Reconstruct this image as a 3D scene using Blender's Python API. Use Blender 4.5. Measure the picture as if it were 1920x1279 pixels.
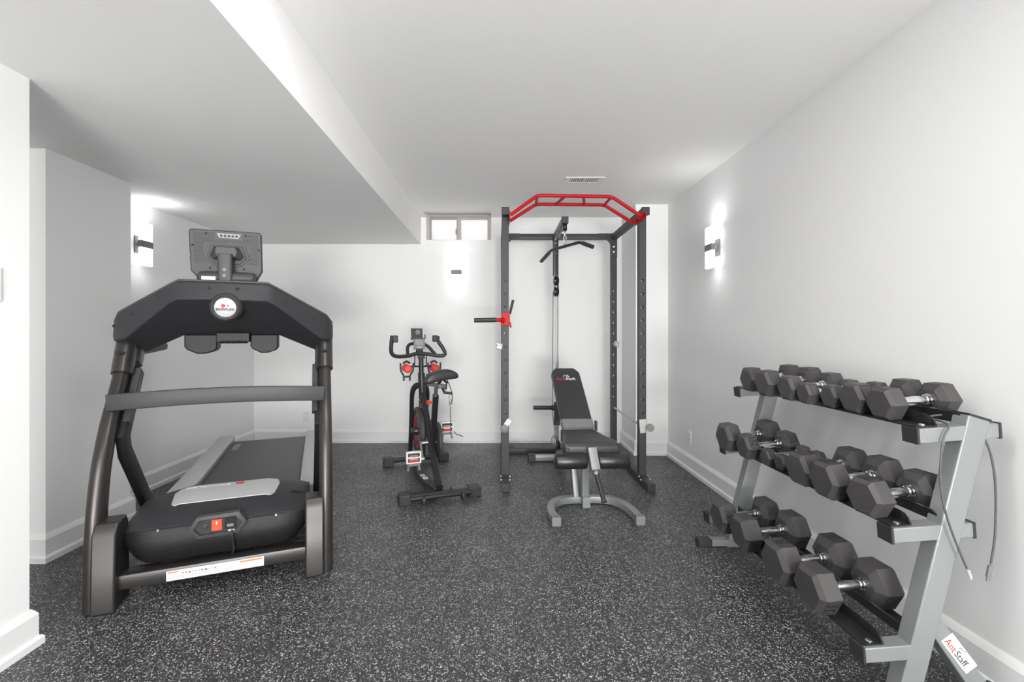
import bpy, bmesh, math, random
from mathutils import Vector, Matrix
random.seed(4)
for o in list(bpy.data.objects): bpy.data.objects.remove(o, do_unlink=True)
SC = bpy.context.scene
COL = SC.collection
R = math.radians
# ------------------------------------------------------------------ camera
cd = bpy.data.cameras.new('camera'); cam = bpy.data.objects.new('camera', cd); COL.objects.link(cam)
cam.location = (0, 0, 1.19); cam.rotation_euler = (R(90), 0, 0)
cd.sensor_width = 36.0; cd.lens = 853 / 1920 * 36.0
cd.shift_x = 27 / 1920; cd.shift_y = -15.5 / 1920
cd.clip_start = 0.05
SC.camera = cam
# ------------------------------------------------------------------ world, light, exposure
SC.view_settings.view_transform = 'Standard'
SC.view_settings.look = 'None'
SC.view_settings.gamma = 1.0
SC.view_settings.use_curve_mapping = False
SC.view_settings.exposure = 0.52
wd = bpy.data.worlds.new('world'); SC.world = wd; wd.use_nodes = True
wd.node_tree.nodes['Background'].inputs[0].default_value = (0.93, 0.96, 1.0, 1)
wd.node_tree.nodes['Background'].inputs[1].default_value = 1.9
def area(name, loc, rot, sx, sy, power, color=(1, 1, 1), spread=180):
    l = bpy.data.lights.new(name, 'AREA'); l.shape = 'RECTANGLE'; l.size = sx; l.size_y = sy
    l.energy = power; l.color = color; l.spread = R(spread)
    o = bpy.data.objects.new(name, l); COL.objects.link(o); o.location = loc; o.rotation_euler = rot
    return o
area('fill_light_high', (0.5, -4.9, 1.98), (R(84), 0, R(9)), 2.0, .8, 18, (1, .995, .985), 120)  # added fill far behind the camera, facing forward onto the walls
area('fill_light_low', (0.5, -4.9, .60), (R(132), 0, R(9)), 2.2, 1.2, 215, (1, .995, .985), 120)  # added fill tilted upward behind the camera to brighten the ceiling
area('fill_light_rear', (0.3, -2.4, 2.43), (0, 0, 0), 1.8, 1.8, 95, (1, .995, .985))  # added overhead fill behind the camera, lifts the whole room
area('fill_light_left', (-2.7, .6, 2.14), (0, 0, 0), .6, .6, .25, (1, .995, .985))  # added weak fill, out of view, to lighten the left alcove
area('fill_light_right', (0.0, 1.2, 2.43), (0, 0, 0), 1.2, .35, 13, (1, .995, .985))  # added overhead fill, unseen, for the left bay and top faces
# ------------------------------------------------------------------ materials
def mat(name, color, rough=.5, metal=0.0, spec=.5, bump=None, noise=None, emis=None, coat=0):
    m = bpy.data.materials.new(name); m.use_nodes = True
    nt = m.node_tree; b = nt.nodes['Principled BSDF']
    b.inputs['Base Color'].default_value = (*color, 1)
    b.inputs['Roughness'].default_value = rough; b.inputs['Metallic'].default_value = metal
    b.inputs['Specular IOR Level'].default_value = spec
    b.inputs['Coat Weight'].default_value = coat
    tc = nt.nodes.new('ShaderNodeTexCoord')
    if noise:      # (scale, amount): slight wear / tone variation of the finish
        n = nt.nodes.new('ShaderNodeTexNoise'); n.inputs['Scale'].default_value = noise[0]; n.inputs['Detail'].default_value = 4
        nt.links.new(tc.outputs['Object'], n.inputs['Vector'])
        mr = nt.nodes.new('ShaderNodeMapRange'); mr.inputs['To Min'].default_value = 1 - noise[1]; mr.inputs['To Max'].default_value = 1 + noise[1]
        nt.links.new(n.outputs['Fac'], mr.inputs['Value'])
        vm = nt.nodes.new('ShaderNodeVectorMath'); vm.operation = 'SCALE'; vm.inputs[0].default_value = color
        nt.links.new(mr.outputs[0], vm.inputs['Scale']); nt.links.new(vm.outputs[0], b.inputs['Base Color'])
    if bump:       # (scale, strength, distance)
        n = nt.nodes.new('ShaderNodeTexNoise'); n.inputs['Scale'].default_value = bump[0]; n.inputs['Detail'].default_value = 3
        nt.links.new(tc.outputs['Object'], n.inputs['Vector'])
        bp = nt.nodes.new('ShaderNodeBump'); bp.inputs['Strength'].default_value = bump[1]; bp.inputs['Distance'].default_value = bump[2]
        nt.links.new(n.outputs['Fac'], bp.inputs['Height']); nt.links.new(bp.outputs[0], b.inputs['Normal'])
    if emis:
        b.inputs['Emission Color'].default_value = (*emis[0], 1); b.inputs['Emission Strength'].default_value = emis[1]
    return m
M = {}
M['wall'] = mat('wall_paint', (.88, .88, .88), .6, spec=.25, bump=(180, .08, .002))
M['ceil'] = mat('ceiling_paint', (.90, .898, .892), .8, spec=.15, bump=(160, .1, .002))
M['trim'] = mat('trim_paint', (.84, .84, .84), .35, spec=.4)
M['plate'] = mat('switch_plate_plastic', (.82, .82, .80), .35)
M['slot'] = mat('dark_slot', (.25, .25, .24), .6)
M['steel'] = mat('charcoal_powder_coat', (.050, .051, .054), .48, 0, .32, bump=(500, .15, .0006))
M['black'] = mat('black_powder_coat', (.018, .018, .02), .32, .0, .5, bump=(500, .12, .0005))
M['cap'] = mat('black_end_cap_plastic', (.03, .03, .032), .5)
M['red'] = mat('red_powder_coat', (.46, .006, .009), .45, 0, .22)
M['silver'] = mat('silver_grey_powder_coat', (.285, .30, .298), .42, .3, .5, noise=(3, .06), bump=(350, .15, .0006))
M['chrome'] = mat('chrome', (.82, .82, .83), .12, 1.0)
M['rubber'] = mat('dumbbell_rubber', (.058, .055, .055), .48, 0, .55, noise=(18, .18), bump=(700, .2, .0004))
M['mark'] = mat('raised_number_rubber', (.03, .028, .028), .4, 0, .5)
M['vinyl'] = mat('black_vinyl', (.034, .034, .037), .42, 0, .5, bump=(420, .35, .0008))
M['foam'] = mat('black_foam_vinyl', (.018, .018, .021), .3, 0, .5, bump=(60, .25, .002))
M['gun'] = mat('treadmill_gunmetal', (.060, .056, .054), .32, .6, .5, noise=(8, .06))
M['shelldark'] = mat('treadmill_matte_black_plastic', (.010, .010, .011), .5, 0, .3, bump=(900, .2, .0003))
M['shell'] = mat('treadmill_shell_plastic', (.030, .030, .033), .48, 0, .32, bump=(900, .2, .0003))
M['shell2'] = mat('treadmill_grey_plastic', (.052, .052, .054), .48, 0.0, .35)
M['lightgrey'] = mat('light_grey_plastic', (.50, .51, .51), .4, .1)
M['midgrey'] = mat('mid_grey_plastic', (.20, .20, .20), .42, .1)
M['white'] = mat('white_sticker', (.75, .75, .73), .5)
M['whitemark'] = mat('white_print', (.85, .85, .85), .5)
M['redmark'] = mat('red_print', (.65, .03, .03), .5)
M['darkmark'] = mat('dark_print', (.03, .03, .03), .5)
M['orange'] = mat('orange_print', (.75, .22, .08), .5)
M['hole'] = mat('black_recess', (.004, .004, .004), .7)
M['redglow'] = mat('lit_red_rocker_switch', (.8, .05, .02), .25, emis=((1, .06, .02), .6))
M['redplastic'] = mat('red_plastic', (.75, .05, .025), .35)
M['alu'] = mat('grey_aluminium_window_frame', (.36, .35, .34), .4, .3)
M['vinylframe'] = mat('pale_window_frame', (.48, .47, .45), .45)
M['brushed'] = mat('brushed_nickel', (.42, .42, .41), .35, .8)
M['band'] = mat('satin_grey_metal_band', (.20, .20, .195), .5, .2)
M['pad'] = mat('grey_pad_plastic', (.20, .20, .20), .5)
M['palehook'] = mat('pale_zinc_hook', (.55, .53, .51), .4, .3)
M['cable'] = mat('grey_cable', (.10, .10, .10), .45)
M['wellwall'] = mat('window_well_lining', (.80, .72, .70), .6, noise=(5, .1))
M['shade'] = mat('lit_frosted_glass', (.9, .9, .9), .3, emis=((.97, .985, 1), 1.4))
M['screen'] = mat('display_glass', (.30, .32, .36), .15)
def glass():
    m = bpy.data.materials.new('window_glass'); m.use_nodes = True; nt = m.node_tree
    b = nt.nodes['Principled BSDF']; out = nt.nodes['Material Output']
    tr = nt.nodes.new('ShaderNodeBsdfTransparent'); gl = nt.nodes.new('ShaderNodeBsdfGlossy'); gl.inputs['Roughness'].default_value = .03
    mx = nt.nodes.new('ShaderNodeMixShader'); mx.inputs[0].default_value = .08
    nt.links.new(tr.outputs[0], mx.inputs[1]); nt.links.new(gl.outputs[0], mx.inputs[2]); nt.links.new(mx.outputs[0], out.inputs[0])
    nt.nodes.remove(b); return m
M['glass'] = glass()
def floor_mat():
    m = bpy.data.materials.new('speckled_rubber_floor'); m.use_nodes = True; nt = m.node_tree; L = nt.links
    b = nt.nodes['Principled BSDF']; N = nt.nodes.new
    tc = N('ShaderNodeTexCoord')
    dist = N('ShaderNodeTexNoise'); dist.inputs['Scale'].default_value = 130; dist.inputs['Detail'].default_value = 1
    L.new(tc.outputs['Object'], dist.inputs['Vector'])
    sub = N('ShaderNodeVectorMath'); sub.operation = 'SUBTRACT'; sub.inputs[1].default_value = (.5, .5, .5); L.new(dist.outputs['Color'], sub.inputs[0])
    sc = N('ShaderNodeVectorMath'); sc.operation = 'SCALE'; sc.inputs['Scale'].default_value = .010; L.new(sub.outputs[0], sc.inputs[0])
    add = N('ShaderNodeVectorMath'); L.new(tc.outputs['Object'], add.inputs[0]); L.new(sc.outputs[0], add.inputs[1])
    def flecks(scale, size, share):
        v = N('ShaderNodeTexVoronoi'); v.voronoi_dimensions = '2D'; v.inputs['Scale'].default_value = scale; L.new(add.outputs[0], v.inputs['Vector'])
        sep = N('ShaderNodeSeparateColor'); L.new(v.outputs['Color'], sep.inputs[0])
        on = N('ShaderNodeMath'); on.operation = 'LESS_THAN'; on.inputs[1].default_value = share; L.new(sep.outputs[0], on.inputs[0])
        # size varies per fleck
        sz = N('ShaderNodeMath'); sz.operation = 'MULTIPLY_ADD'; sz.inputs[1].default_value = size * .7; sz.inputs[2].default_value = size * .5; L.new(sep.outputs[1], sz.inputs[0])
        le = N('ShaderNodeMath'); le.operation = 'LESS_THAN'; L.new(v.outputs['Distance'], le.inputs[0]); L.new(sz.outputs[0], le.inputs[1])
        mu = N('ShaderNodeMath'); mu.operation = 'MULTIPLY'; L.new(on.outputs[0], mu.inputs[0]); L.new(le.outputs[0], mu.inputs[1])
        return mu, sep
    f1, s1 = flecks(118, .34, .25); f2, s2 = flecks(230, .36, .30)
    mx = N('ShaderNodeMath'); mx.operation = 'MAXIMUM'; L.new(f1.outputs[0], mx.inputs[0]); L.new(f2.outputs[0], mx.inputs[1])
    base = N('ShaderNodeTexNoise'); base.inputs['Scale'].default_value = 260; base.inputs['Detail'].default_value = 3; L.new(tc.outputs['Object'], base.inputs['Vector'])
    cr = N('ShaderNodeValToRGB'); cr.color_ramp.elements[0].position = .35; cr.color_ramp.elements[0].color = (.016, .017, .020, 1)
    cr.color_ramp.elements[1].position = .7; cr.color_ramp.elements[1].color = (.048, .050, .057, 1); L.new(base.outputs['Fac'], cr.inputs[0])
    fc = N('ShaderNodeMix'); fc.data_type = 'RGBA'; L.new(s1.outputs[2], fc.inputs[0]); fc.inputs[6].default_value = (.26, .26, .26, 1); fc.inputs[7].default_value = (.60, .60, .58, 1)
    mc = N('ShaderNodeMix'); mc.data_type = 'RGBA'; L.new(mx.outputs[0], mc.inputs[0]); L.new(cr.outputs[0], mc.inputs[6]); L.new(fc.outputs[2], mc.inputs[7])
    dn = N('ShaderNodeTexNoise'); dn.inputs['Scale'].default_value = 1.7; dn.inputs['Detail'].default_value = 3; L.new(tc.outputs['Object'], dn.inputs['Vector'])
    dm = N('ShaderNodeMapRange'); dm.inputs['From Min'].default_value = .35; dm.inputs['From Max'].default_value = .7; dm.inputs['To Min'].default_value = .34; dm.inputs['To Max'].default_value = .52
    L.new(dn.outputs['Fac'], dm.inputs['Value']); L.new(dm.outputs[0], b.inputs['Roughness'])
    # tile joints: thin dark lines every .68 m
    sx = N('ShaderNodeSeparateXYZ'); L.new(tc.outputs['Object'], sx.inputs[0])
    def line(out, off):
        a = N('ShaderNodeMath'); a.operation = 'ADD'; a.inputs[1].default_value = off; L.new(out, a.inputs[0])
        p = N('ShaderNodeMath'); p.operation = 'PINGPONG'; p.inputs[1].default_value = .34; L.new(a.outputs[0], p.inputs[0])
        c = N('ShaderNodeMath'); c.operation = 'LESS_THAN'; c.inputs[1].default_value = .0016; L.new(p.outputs[0], c.inputs[0]); return c
    lx = line(sx.outputs[0], .90); ly = line(sx.outputs[1], -4.68 + .68 * 8)
    lm = N('ShaderNodeMath'); lm.operation = 'MAXIMUM'; L.new(lx.outputs[0], lm.inputs[0]); L.new(ly.outputs[0], lm.inputs[1])
    jm = N('ShaderNodeMath'); jm.operation = 'MULTIPLY'; jm.inputs[1].default_value = .75; L.new(lm.outputs[0], jm.inputs[0])
    fin = N('ShaderNodeMix'); fin.data_type = 'RGBA'; L.new(jm.outputs[0], fin.inputs[0]); L.new(mc.outputs[2], fin.inputs[6]); fin.inputs[7].default_value = (.012, .012, .012, 1)
    L.new(fin.outputs[2], b.inputs['Base Color'])
    b.inputs['Specular IOR Level'].default_value = .5
    bp = N('ShaderNodeBump'); bp.inputs['Strength'].default_value = .35; bp.inputs['Distance'].default_value = .0012
    L.new(base.outputs['Fac'], bp.inputs['Height']); L.new(bp.outputs[0], b.inputs['Normal'])
    return m
M['floor'] = floor_mat()
def belt_mat():
    m = mat('treadmill_belt_rubber', (.045, .047, .051), .45, 0, .5); nt = m.node_tree; L = nt.links; N = nt.nodes.new
    tc = N('ShaderNodeTexCoord'); v = N('ShaderNodeTexVoronoi'); v.inputs['Scale'].default_value = 160; L.new(tc.outputs['Object'], v.inputs['Vector'])
    bp = N('ShaderNodeBump'); bp.inputs['Strength'].default_value = .5; bp.inputs['Distance'].default_value = .001
    L.new(v.outputs['Distance'], bp.inputs['Height']); L.new(bp.outputs[0], nt.nodes['Principled BSDF'].inputs['Normal'])
    return m
M['belt'] = belt_mat()
def knurl_mat():
    m = mat('knurled_chrome', (.80, .80, .81), .2, 1.0); nt = m.node_tree; L = nt.links; N = nt.nodes.new
    tc = N('ShaderNodeTexCoord'); v = N('ShaderNodeTexVoronoi'); v.inputs['Scale'].default_value = 420; L.new(tc.outputs['Object'], v.inputs['Vector'])
    bp = N('ShaderNodeBump'); bp.inputs['Strength'].default_value = .35; bp.inputs['Distance'].default_value = .0006
    L.new(v.outputs['Distance'], bp.inputs['Height']); L.new(bp.outputs[0], nt.nodes['Principled BSDF'].inputs['Normal'])
    return m
M['knurl'] = knurl_mat()
# ------------------------------------------------------------------ mesh builder
def basis(t, up):
    t = Vector(t).normalized(); up = Vector(up)
    if abs(t.dot(up.normalized())) > .98: up = Vector((0, 1, 0)) if abs(t.y) < .9 else Vector((1, 0, 0))
    s = t.cross(up).normalized(); n = s.cross(t).normalized(); return t, s, n
class MB:
    def __init__(s): s.v = []; s.f = []; s.mi = []; s.mats = []
    def mid(s, m):
        if m is None: return 0
        if m not in s.mats: s.mats.append(m)
        return s.mats.index(m)
    def add(s, vs, fs, m=None):
        b = len(s.v); s.v += [Vector(p) for p in vs]; k = s.mid(m)
        for f in fs: s.f.append(tuple(i + b for i in f)); s.mi.append(k)
        return s
    def box(s, c0, c1, m=None):
        x0, y0, z0 = [min(a, b) for a, b in zip(c0, c1)]; x1, y1, z1 = [max(a, b) for a, b in zip(c0, c1)]
        return s.add([(x0,y0,z0),(x1,y0,z0),(x1,y1,z0),(x0,y1,z0),(x0,y0,z1),(x1,y0,z1),(x1,y1,z1),(x0,y1,z1)],
                     [(0,3,2,1),(4,5,6,7),(0,1,5,4),(1,2,6,5),(2,3,7,6),(3,0,4,7)], m)
    def loft(s, rings, m=None, caps=True, closed=True):
        n = len(rings[0]); vs = [p for r in rings for p in r]; fs = []
        for i in range(len(rings) - 1):
            for j in range(n if closed else n - 1):
                k = (j + 1) % n; fs.append((i*n+j, i*n+k, (i+1)*n+k, (i+1)*n+j))
        if caps: fs.append(tuple(reversed(range(n)))); fs.append(tuple((len(rings)-1)*n + j for j in range(n)))
        return s.add(vs, fs, m)
    def sweep(s, path, prof, up=(0,0,1), m=None, caps=True):
        path = [Vector(p) for p in path]; rings = []
        for i, p in enumerate(path):
            a = (path[i] - path[i-1]).normalized() if i > 0 else None
            b = (path[i+1] - path[i]).normalized() if i < len(path)-1 else None
            t = (a + b) if a is not None and b is not None else (a if b is None else b)
            if t.length < 1e-6: t = b
            t, sd, n = basis(t, up)
            k = 1.0; md = None
            if a is not None and b is not None:
                c = max(.3, math.sqrt(max(0, (1 + a.dot(b)) / 2))); k = 1 / c; md = (b - a)
                md = md.normalized() if md.length > 1e-4 else None
            ring = []
            for (u, w) in prof:
                off = sd * u + n * w
                if md is not None: off = off + md * (off.dot(md)) * (k - 1)
                ring.append(p + off)
            rings.append(ring)
        return s.loft(rings, m, caps)
    def tube(s, path, r, seg=14, m=None, up=(0,0,1), ry=None):
        ry = ry or r
        return s.sweep(path, [(r*math.cos(2*math.pi*i/seg), ry*math.sin(2*math.pi*i/seg)) for i in range(seg)], up, m)
    def bar(s, a, b, w, h, m=None, up=(0,0,1)):
        return s.sweep([a, b], rprof(w, h, min(w, h)*.12), up, m)
    def lathe(s, c, ax, prof, seg=24, m=None, caps=True):       # prof: (distance along axis, radius)
        t, sd, n = basis(ax, (0,0,1)); c = Vector(c)
        rings = [[c + t*d + (sd*math.cos(2*math.pi*i/seg) + n*math.sin(2*math.pi*i/seg))*r for i in range(seg)] for d, r in prof]
        return s.loft(rings, m, caps)
    def prism(s, poly, axis, a, b, m=None):          # poly of 2D points; axis 0/1/2 gets a..b
        def P(p, q):
            if axis == 0: return (q, p[0], p[1])
            if axis == 1: return (p[0], q, p[1])
            return (p[0], p[1], q)
        return s.loft([[P(p, a) for p in poly], [P(p, b) for p in poly]], m)
    def xf(s, mtx, start=0):
        for i in range(start, len(s.v)): s.v[i] = mtx @ s.v[i]
        return s
    def text(s, body, size, mtx, m, ext=.0006, align='CENTER', sx=1, bold=0):
        cu = bpy.data.curves.new('t', 'FONT'); cu.body = body; cu.size = size; cu.extrude = ext; cu.align_x = align; cu.align_y = 'CENTER'
        cu.resolution_u = 2; cu.offset = bold
        o = bpy.data.objects.new('t', cu); COL.objects.link(o); bpy.context.view_layer.update()
        me = o.to_mesh(); S = Matrix.Diagonal((sx, 1, 1, 1))
        s.add([mtx @ (S @ v.co) for v in me.vertices], [tuple(p.vertices) for p in me.polygons], m)
        o.to_mesh_clear(); bpy.data.objects.remove(o); bpy.data.curves.remove(cu); return s
    def build(s, name, m, parent=None, world=False, bevel=0, smooth=True, ang=35, seg=2, sub=0, kind=None):
        me = bpy.data.meshes.new(name)
        vs = s.v
        if world and parent is not None:
            q = parent; inv = Matrix.Identity(4)
            while q is not None: inv = inv @ (Matrix.Translation(q.location) @ q.rotation_euler.to_matrix().to_4x4()).inverted(); q = q.parent
            vs = [inv @ v for v in vs]
        me.from_pydata([tuple(v) for v in vs], [], s.f)
        base = M[m]
        mats = [base] + [M[k] for k in s.mats]
        for x in mats: me.materials.append(x)
        # faces added with m=None must use base; faces with m use their own slot
        for p, k in zip(me.polygons, s.slots()): p.material_index = k
        bm = bmesh.new(); bm.from_mesh(me)
        bmesh.ops.remove_doubles(bm, verts=bm.verts, dist=1e-6)
        bmesh.ops.recalc_face_normals(bm, faces=bm.faces); bm.to_mesh(me); bm.free()
        if smooth:
            me.shade_smooth(); me.set_sharp_from_angle(angle=R(ang))
        o = bpy.data.objects.new(name, me); COL.objects.link(o)
        if parent is not None: o.parent = parent
        if bevel:
            bv = o.modifiers.new('bevel', 'BEVEL'); bv.width = bevel; bv.segments = seg; bv.limit_method = 'ANGLE'; bv.angle_limit = R(35)
            bv.harden_normals = False
        if sub:
            sb = o.modifiers.new('sub', 'SUBSURF'); sb.levels = sub; sb.render_levels = sub
        if kind: o['kind'] = kind
        return o
    def slots(s): return s._sl if hasattr(s, '_sl') else s.mi
# material slot 0 is the base, so shift explicit ones by one
_oldmid = MB.mid
def _mid(s, m):
    if m is None: return 0
    if m not in s.mats: s.mats.append(m)
    return s.mats.index(m) + 1
MB.mid = _mid
def rprof(w, h, r=.004, k=2):
    pts = []
    for cx, cy, a0 in ((w/2-r, h/2-r, 0), (-w/2+r, h/2-r, 90), (-w/2+r, -h/2+r, 180), (w/2-r, -h/2+r, 270)):
        for i in range(k+1):
            a = R(a0 + 90*i/k); pts.append((cx + r*math.cos(a), cy + r*math.sin(a)))
    return pts
def thing(name, label, cat, loc=(0,0,0), rz=0, group=None):
    o = bpy.data.objects.new(name, None); COL.objects.link(o); o.location = loc; o.rotation_euler = (0, 0, rz)
    o.empty_display_size = .1
    return tag(o, label, cat, group)
def tag(o, label, cat, group=None):
    o['label'] = label; o['category'] = cat
    if group: o['group'] = group
    return o
def struct(name, mb, m, **k): return mb.build(name, m, kind='structure', smooth=False, **k)
# ------------------------------------------------------------------ the room
XR, YB, ZC, ZL = 1.66, 4.93, 2.44, 2.15
struct('floor', MB().box((-4.7, -5.3, -.1), (1.8, 5.1, 0)), 'floor')
struct('ceiling', MB().box((-.83, -5.3, ZC), (1.8, 4.70, 2.56)).box((-.83, 4.70, ZC), (-.772, 5.1, 2.56)).box((-.070, 4.70, ZC), (1.8, 5.1, 2.56)).box((-.772, 4.70, 2.492), (-.070, 5.1, 2.56)), 'ceil')
struct('ceiling', MB().box((-4.7, -5.3, ZL), (-.83, 5.1, 2.56)), 'ceil')
struct('wall_right', MB().box((XR, -5.3, 0), (1.8, 5.1, ZC)), 'wall')
struct('wall_back', MB().box((-2.8, YB, 0), (-.772, 5.1, ZC)).box((-.070, YB, 0), (1.8, 5.1, ZC)).box((-.772, YB, 0), (-.070, 5.1, 2.195)), 'wall')
struct('wall_column', MB().box((1.345, 4.43, 0), (XR, YB, ZC)), 'wall')
struct('wall_left_near', MB().box((-1.90, 1.0, 0), (-1.77, 1.72, ZL)), 'wall')
struct('wall_left_alcove', MB().box((-4.7, -5.3, 0), (-4.6, 2.37, ZL)), 'wall')
struct('wall_left_middle', MB().box((-4.7, 2.37, 0), (-2.355, 2.92, ZL)), 'wall')
struct('wall_left_far', MB().box((-3.0, 2.92, 0), (-2.64, YB, ZL)), 'wall')
struct('wall_front', MB().box((-4.7, -5.4, 0), (1.8, -5.3, ZC)), 'wall')
# baseboards: board with chamfered top + shoe moulding, extruded along a wall line (inner side = left of direction)
BP = [(0, 0), (.030, 0), (.030, .026), (.024, .034), (.018, .036), (.018, .118), (.012, .130), (.004, .142), (0, .142)]
def baseboard(name, pts, closed_ends=True):
    mb = MB(); n = len(pts); rings = []
    for i, p in enumerate(pts):
        p = Vector((*p, 0)); d0 = (p - Vector((*pts[i-1], 0))).normalized() if i else None
        d1 = (Vector((*pts[i+1], 0)) - p).normalized() if i < n-1 else None
        def nrm(d): return Vector((d.y, -d.x, 0))
        if d0 is None: off = nrm(d1)
        elif d1 is None: off = nrm(d0)
        else:
            a, b = nrm(d0), nrm(d1); off = (a + b) / (1 + a.dot(b))
        rings.append([p + off*u + Vector((0, 0, w)) for u, w in BP])
    mb.loft(rings); return struct(name, mb, 'trim')
baseboard('baseboard_right', [(XR-.0, 4.43), (XR, -5.3)])      # inner side must face -X
baseboard('baseboard_back', [(-2.64, YB), (1.345, YB), (1.345, 4.43), (XR, 4.43)])
baseboard('baseboard_left', [(-4.6, 2.37), (-2.355, 2.37), (-2.355, 2.92), (-2.64, 2.92), (-2.64, YB)])
baseboard('baseboard_left_near', [(-1.90, 1.0), (-1.77, 1.0), (-1.77, 1.72), (-1.90, 1.72), (-1.90, 1.0)])
# window 1
w1 = MB().box((-.772, 4.985, 2.195), (-.745, 5.06, 2.485)).box((-.097, 4.985, 2.195), (-.070, 5.06, 2.485)).box((-.745, 4.985, 2.462), (-.097, 5.06, 2.485)).box((-.745, 4.985, 2.195), (-.097, 5.06, 2.206))
win = w1.build('window_1', 'vinylframe', kind='structure', smooth=False)
MB().box((-.745, 5.0, 2.206), (-.727, 5.03, 2.462)).box((-.452, 5.0, 2.206), (-.436, 5.03, 2.462)).box((-.727, 5.002, 2.436), (-.452, 5.028, 2.462)).box((-.727, 5.002, 2.206), (-.452, 5.028, 2.212)).build('sash_frame', 'alu', win, smooth=False)
MB().box((-.436, 5.01, 2.206), (-.402, 5.05, 2.462)).box((-.402, 5.02, 2.44), (-.112, 5.05, 2.462)).box((-.112, 5.02, 2.206), (-.097, 5.05, 2.462)).build('sash_frame', 'vinylframe', win, smooth=False)
MB().box((-.727, 5.014, 2.212), (-.452, 5.018, 2.432)).build('glass_pane', 'glass', win, smooth=False)
MB().box((-.402, 5.032, 2.206), (-.112, 5.036, 2.44)).build('glass_pane', 'glass', win, smooth=False)
MB().box((-.462, 4.992, 2.27), (-.450, 5.0, 2.33)).box((-.456, 4.985, 2.285), (-.450, 4.995, 2.31)).build('latch', 'slot', win, bevel=.002)
struct('wall_window_well', MB().box((-1.0, 5.55, 2.0), (.2, 5.6, 2.75)).box((-1.0, 5.1, 2.0), (-.95, 5.55, 2.75)).box((.15, 5.1, 2.0), (.2, 5.55, 2.75)).box((-1.0, 5.1, 1.95), (.2, 5.6, 2.0)), 'wellwall')
# ceiling vent
v = thing('ceiling_vent', 'white slotted air vent set flush in the ceiling above the power rack', 'vent', (.705, 3.72, ZC))
MB().box((-.158, -.072, -.006), (.158, -.050, 0)).box((-.158, .050, -.006), (.158, .072, 0)).box((-.158, -.05, -.006), (-.115, .05, 0)).box((.115, -.05, -.006), (.158, .05, 0)).box((-.006, -.05, -.006), (.006, .05, 0)).build('vent_frame', 'trim', v, smooth=False)
MB().box((-.115, -.05, -.0012), (.115, .05, -.0002)).build('vent_opening', 'slot', v, smooth=False)
sl = MB()
for i in range(14):
    x = -.107 + i*.0165
    if abs(x) < .008: continue
    sl.bar((x-.002, -.05, -.004), (x+.002, .05, -.004), .007, .004)
sl.build('louver', 'trim', v, smooth=False)
# wall sconces: facing normal -> local -Y is out of wall
def sconce(loc, rz, label):
    s = thing('wall_sconce', label, 'wall lamp', loc, rz, 'wall sconces')
    MB().box((-.030, -.012, -.063), (.030, 0, .063)).build('wall_plate', 'band', s, bevel=.003)
    MB().box((-.012, -.052, -.015), (.012, -.012, .015)).build('mounting_arm', 'brushed', s, bevel=.002)
    MB().box((-.053, -.078, .024), (.053, -.050, .155)).build('glass_shade', 'shade', s, bevel=.003)
    MB().box((-.053, -.078, -.155), (.053, -.050, -.024)).build('glass_shade', 'shade', s, bevel=.003)
    MB().box((-.0545, -.080, -.024), (.0545, -.048, .024)).build('metal_band', 'band', s, bevel=.002)
def sconce_lamps(loc, n, p):
    # the lamp in each glass shade, throwing light up and down past its open ends
    for dz, rx, w in ((.160, 180, p), (-.160, 0, p*.35)):
        area('sconce_lamp', (loc[0]+n[0]*.12, loc[1]+n[1]*.12, loc[2]+dz), (R(rx), 0, 0), .10, .10, w, (.98, .99, 1))
sconce((-.44, YB, 1.837), 0, 'lit wall sconce on the back wall below the small window')
sconce((XR, 3.42, 1.83), R(-90), 'lit wall sconce on the right wall beyond the dumbbell rack')
sconce((-2.64, 3.33, 1.835), R(90), 'lit wall sconce on the left wall behind the treadmill')
sconce_lamps((-.44, YB, 1.837), (0, -1), .15); sconce_lamps((XR, 3.42, 1.83), (-1, 0), .4); sconce_lamps((-2.64, 3.33, 1.835), (1, 0), .4)
def outlet(loc, rz, label, name='electrical_outlet', rocker=False):
    s = thing(name, label, 'light switch' if rocker else 'outlet', loc, rz)
    MB().box((-.037, -.006, -.06), (.037, 0, .06)).build('cover_plate', 'plate', s, bevel=.002)
    if rocker: MB().box((-.017, -.010, -.034), (.017, -.006, .034)).build('rocker', 'plate', s, bevel=.002)
    else:
        for dz in (-.026, .026):
            MB().box((-.016, -.009, dz-.016), (.016, -.006, dz+.016)).box((-.008, -.0095, dz-.006), (-.005, -.009, dz+.006), 'slot').box((.005, -.0095, dz-.006), (.008, -.009, dz+.006), 'slot').build('socket', 'plate', s, smooth=False)
outlet((-2.07, YB, .285), 0, 'white electrical outlet on the back wall behind the treadmill')
outlet((XR, 3.93, .29), R(-90), 'white electrical outlet low on the right wall before the corner')
outlet((-1.77, 1.582, 1.36), R(90), 'white switch plate at the left edge of the near left wall', 'light_switch', True)
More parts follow.
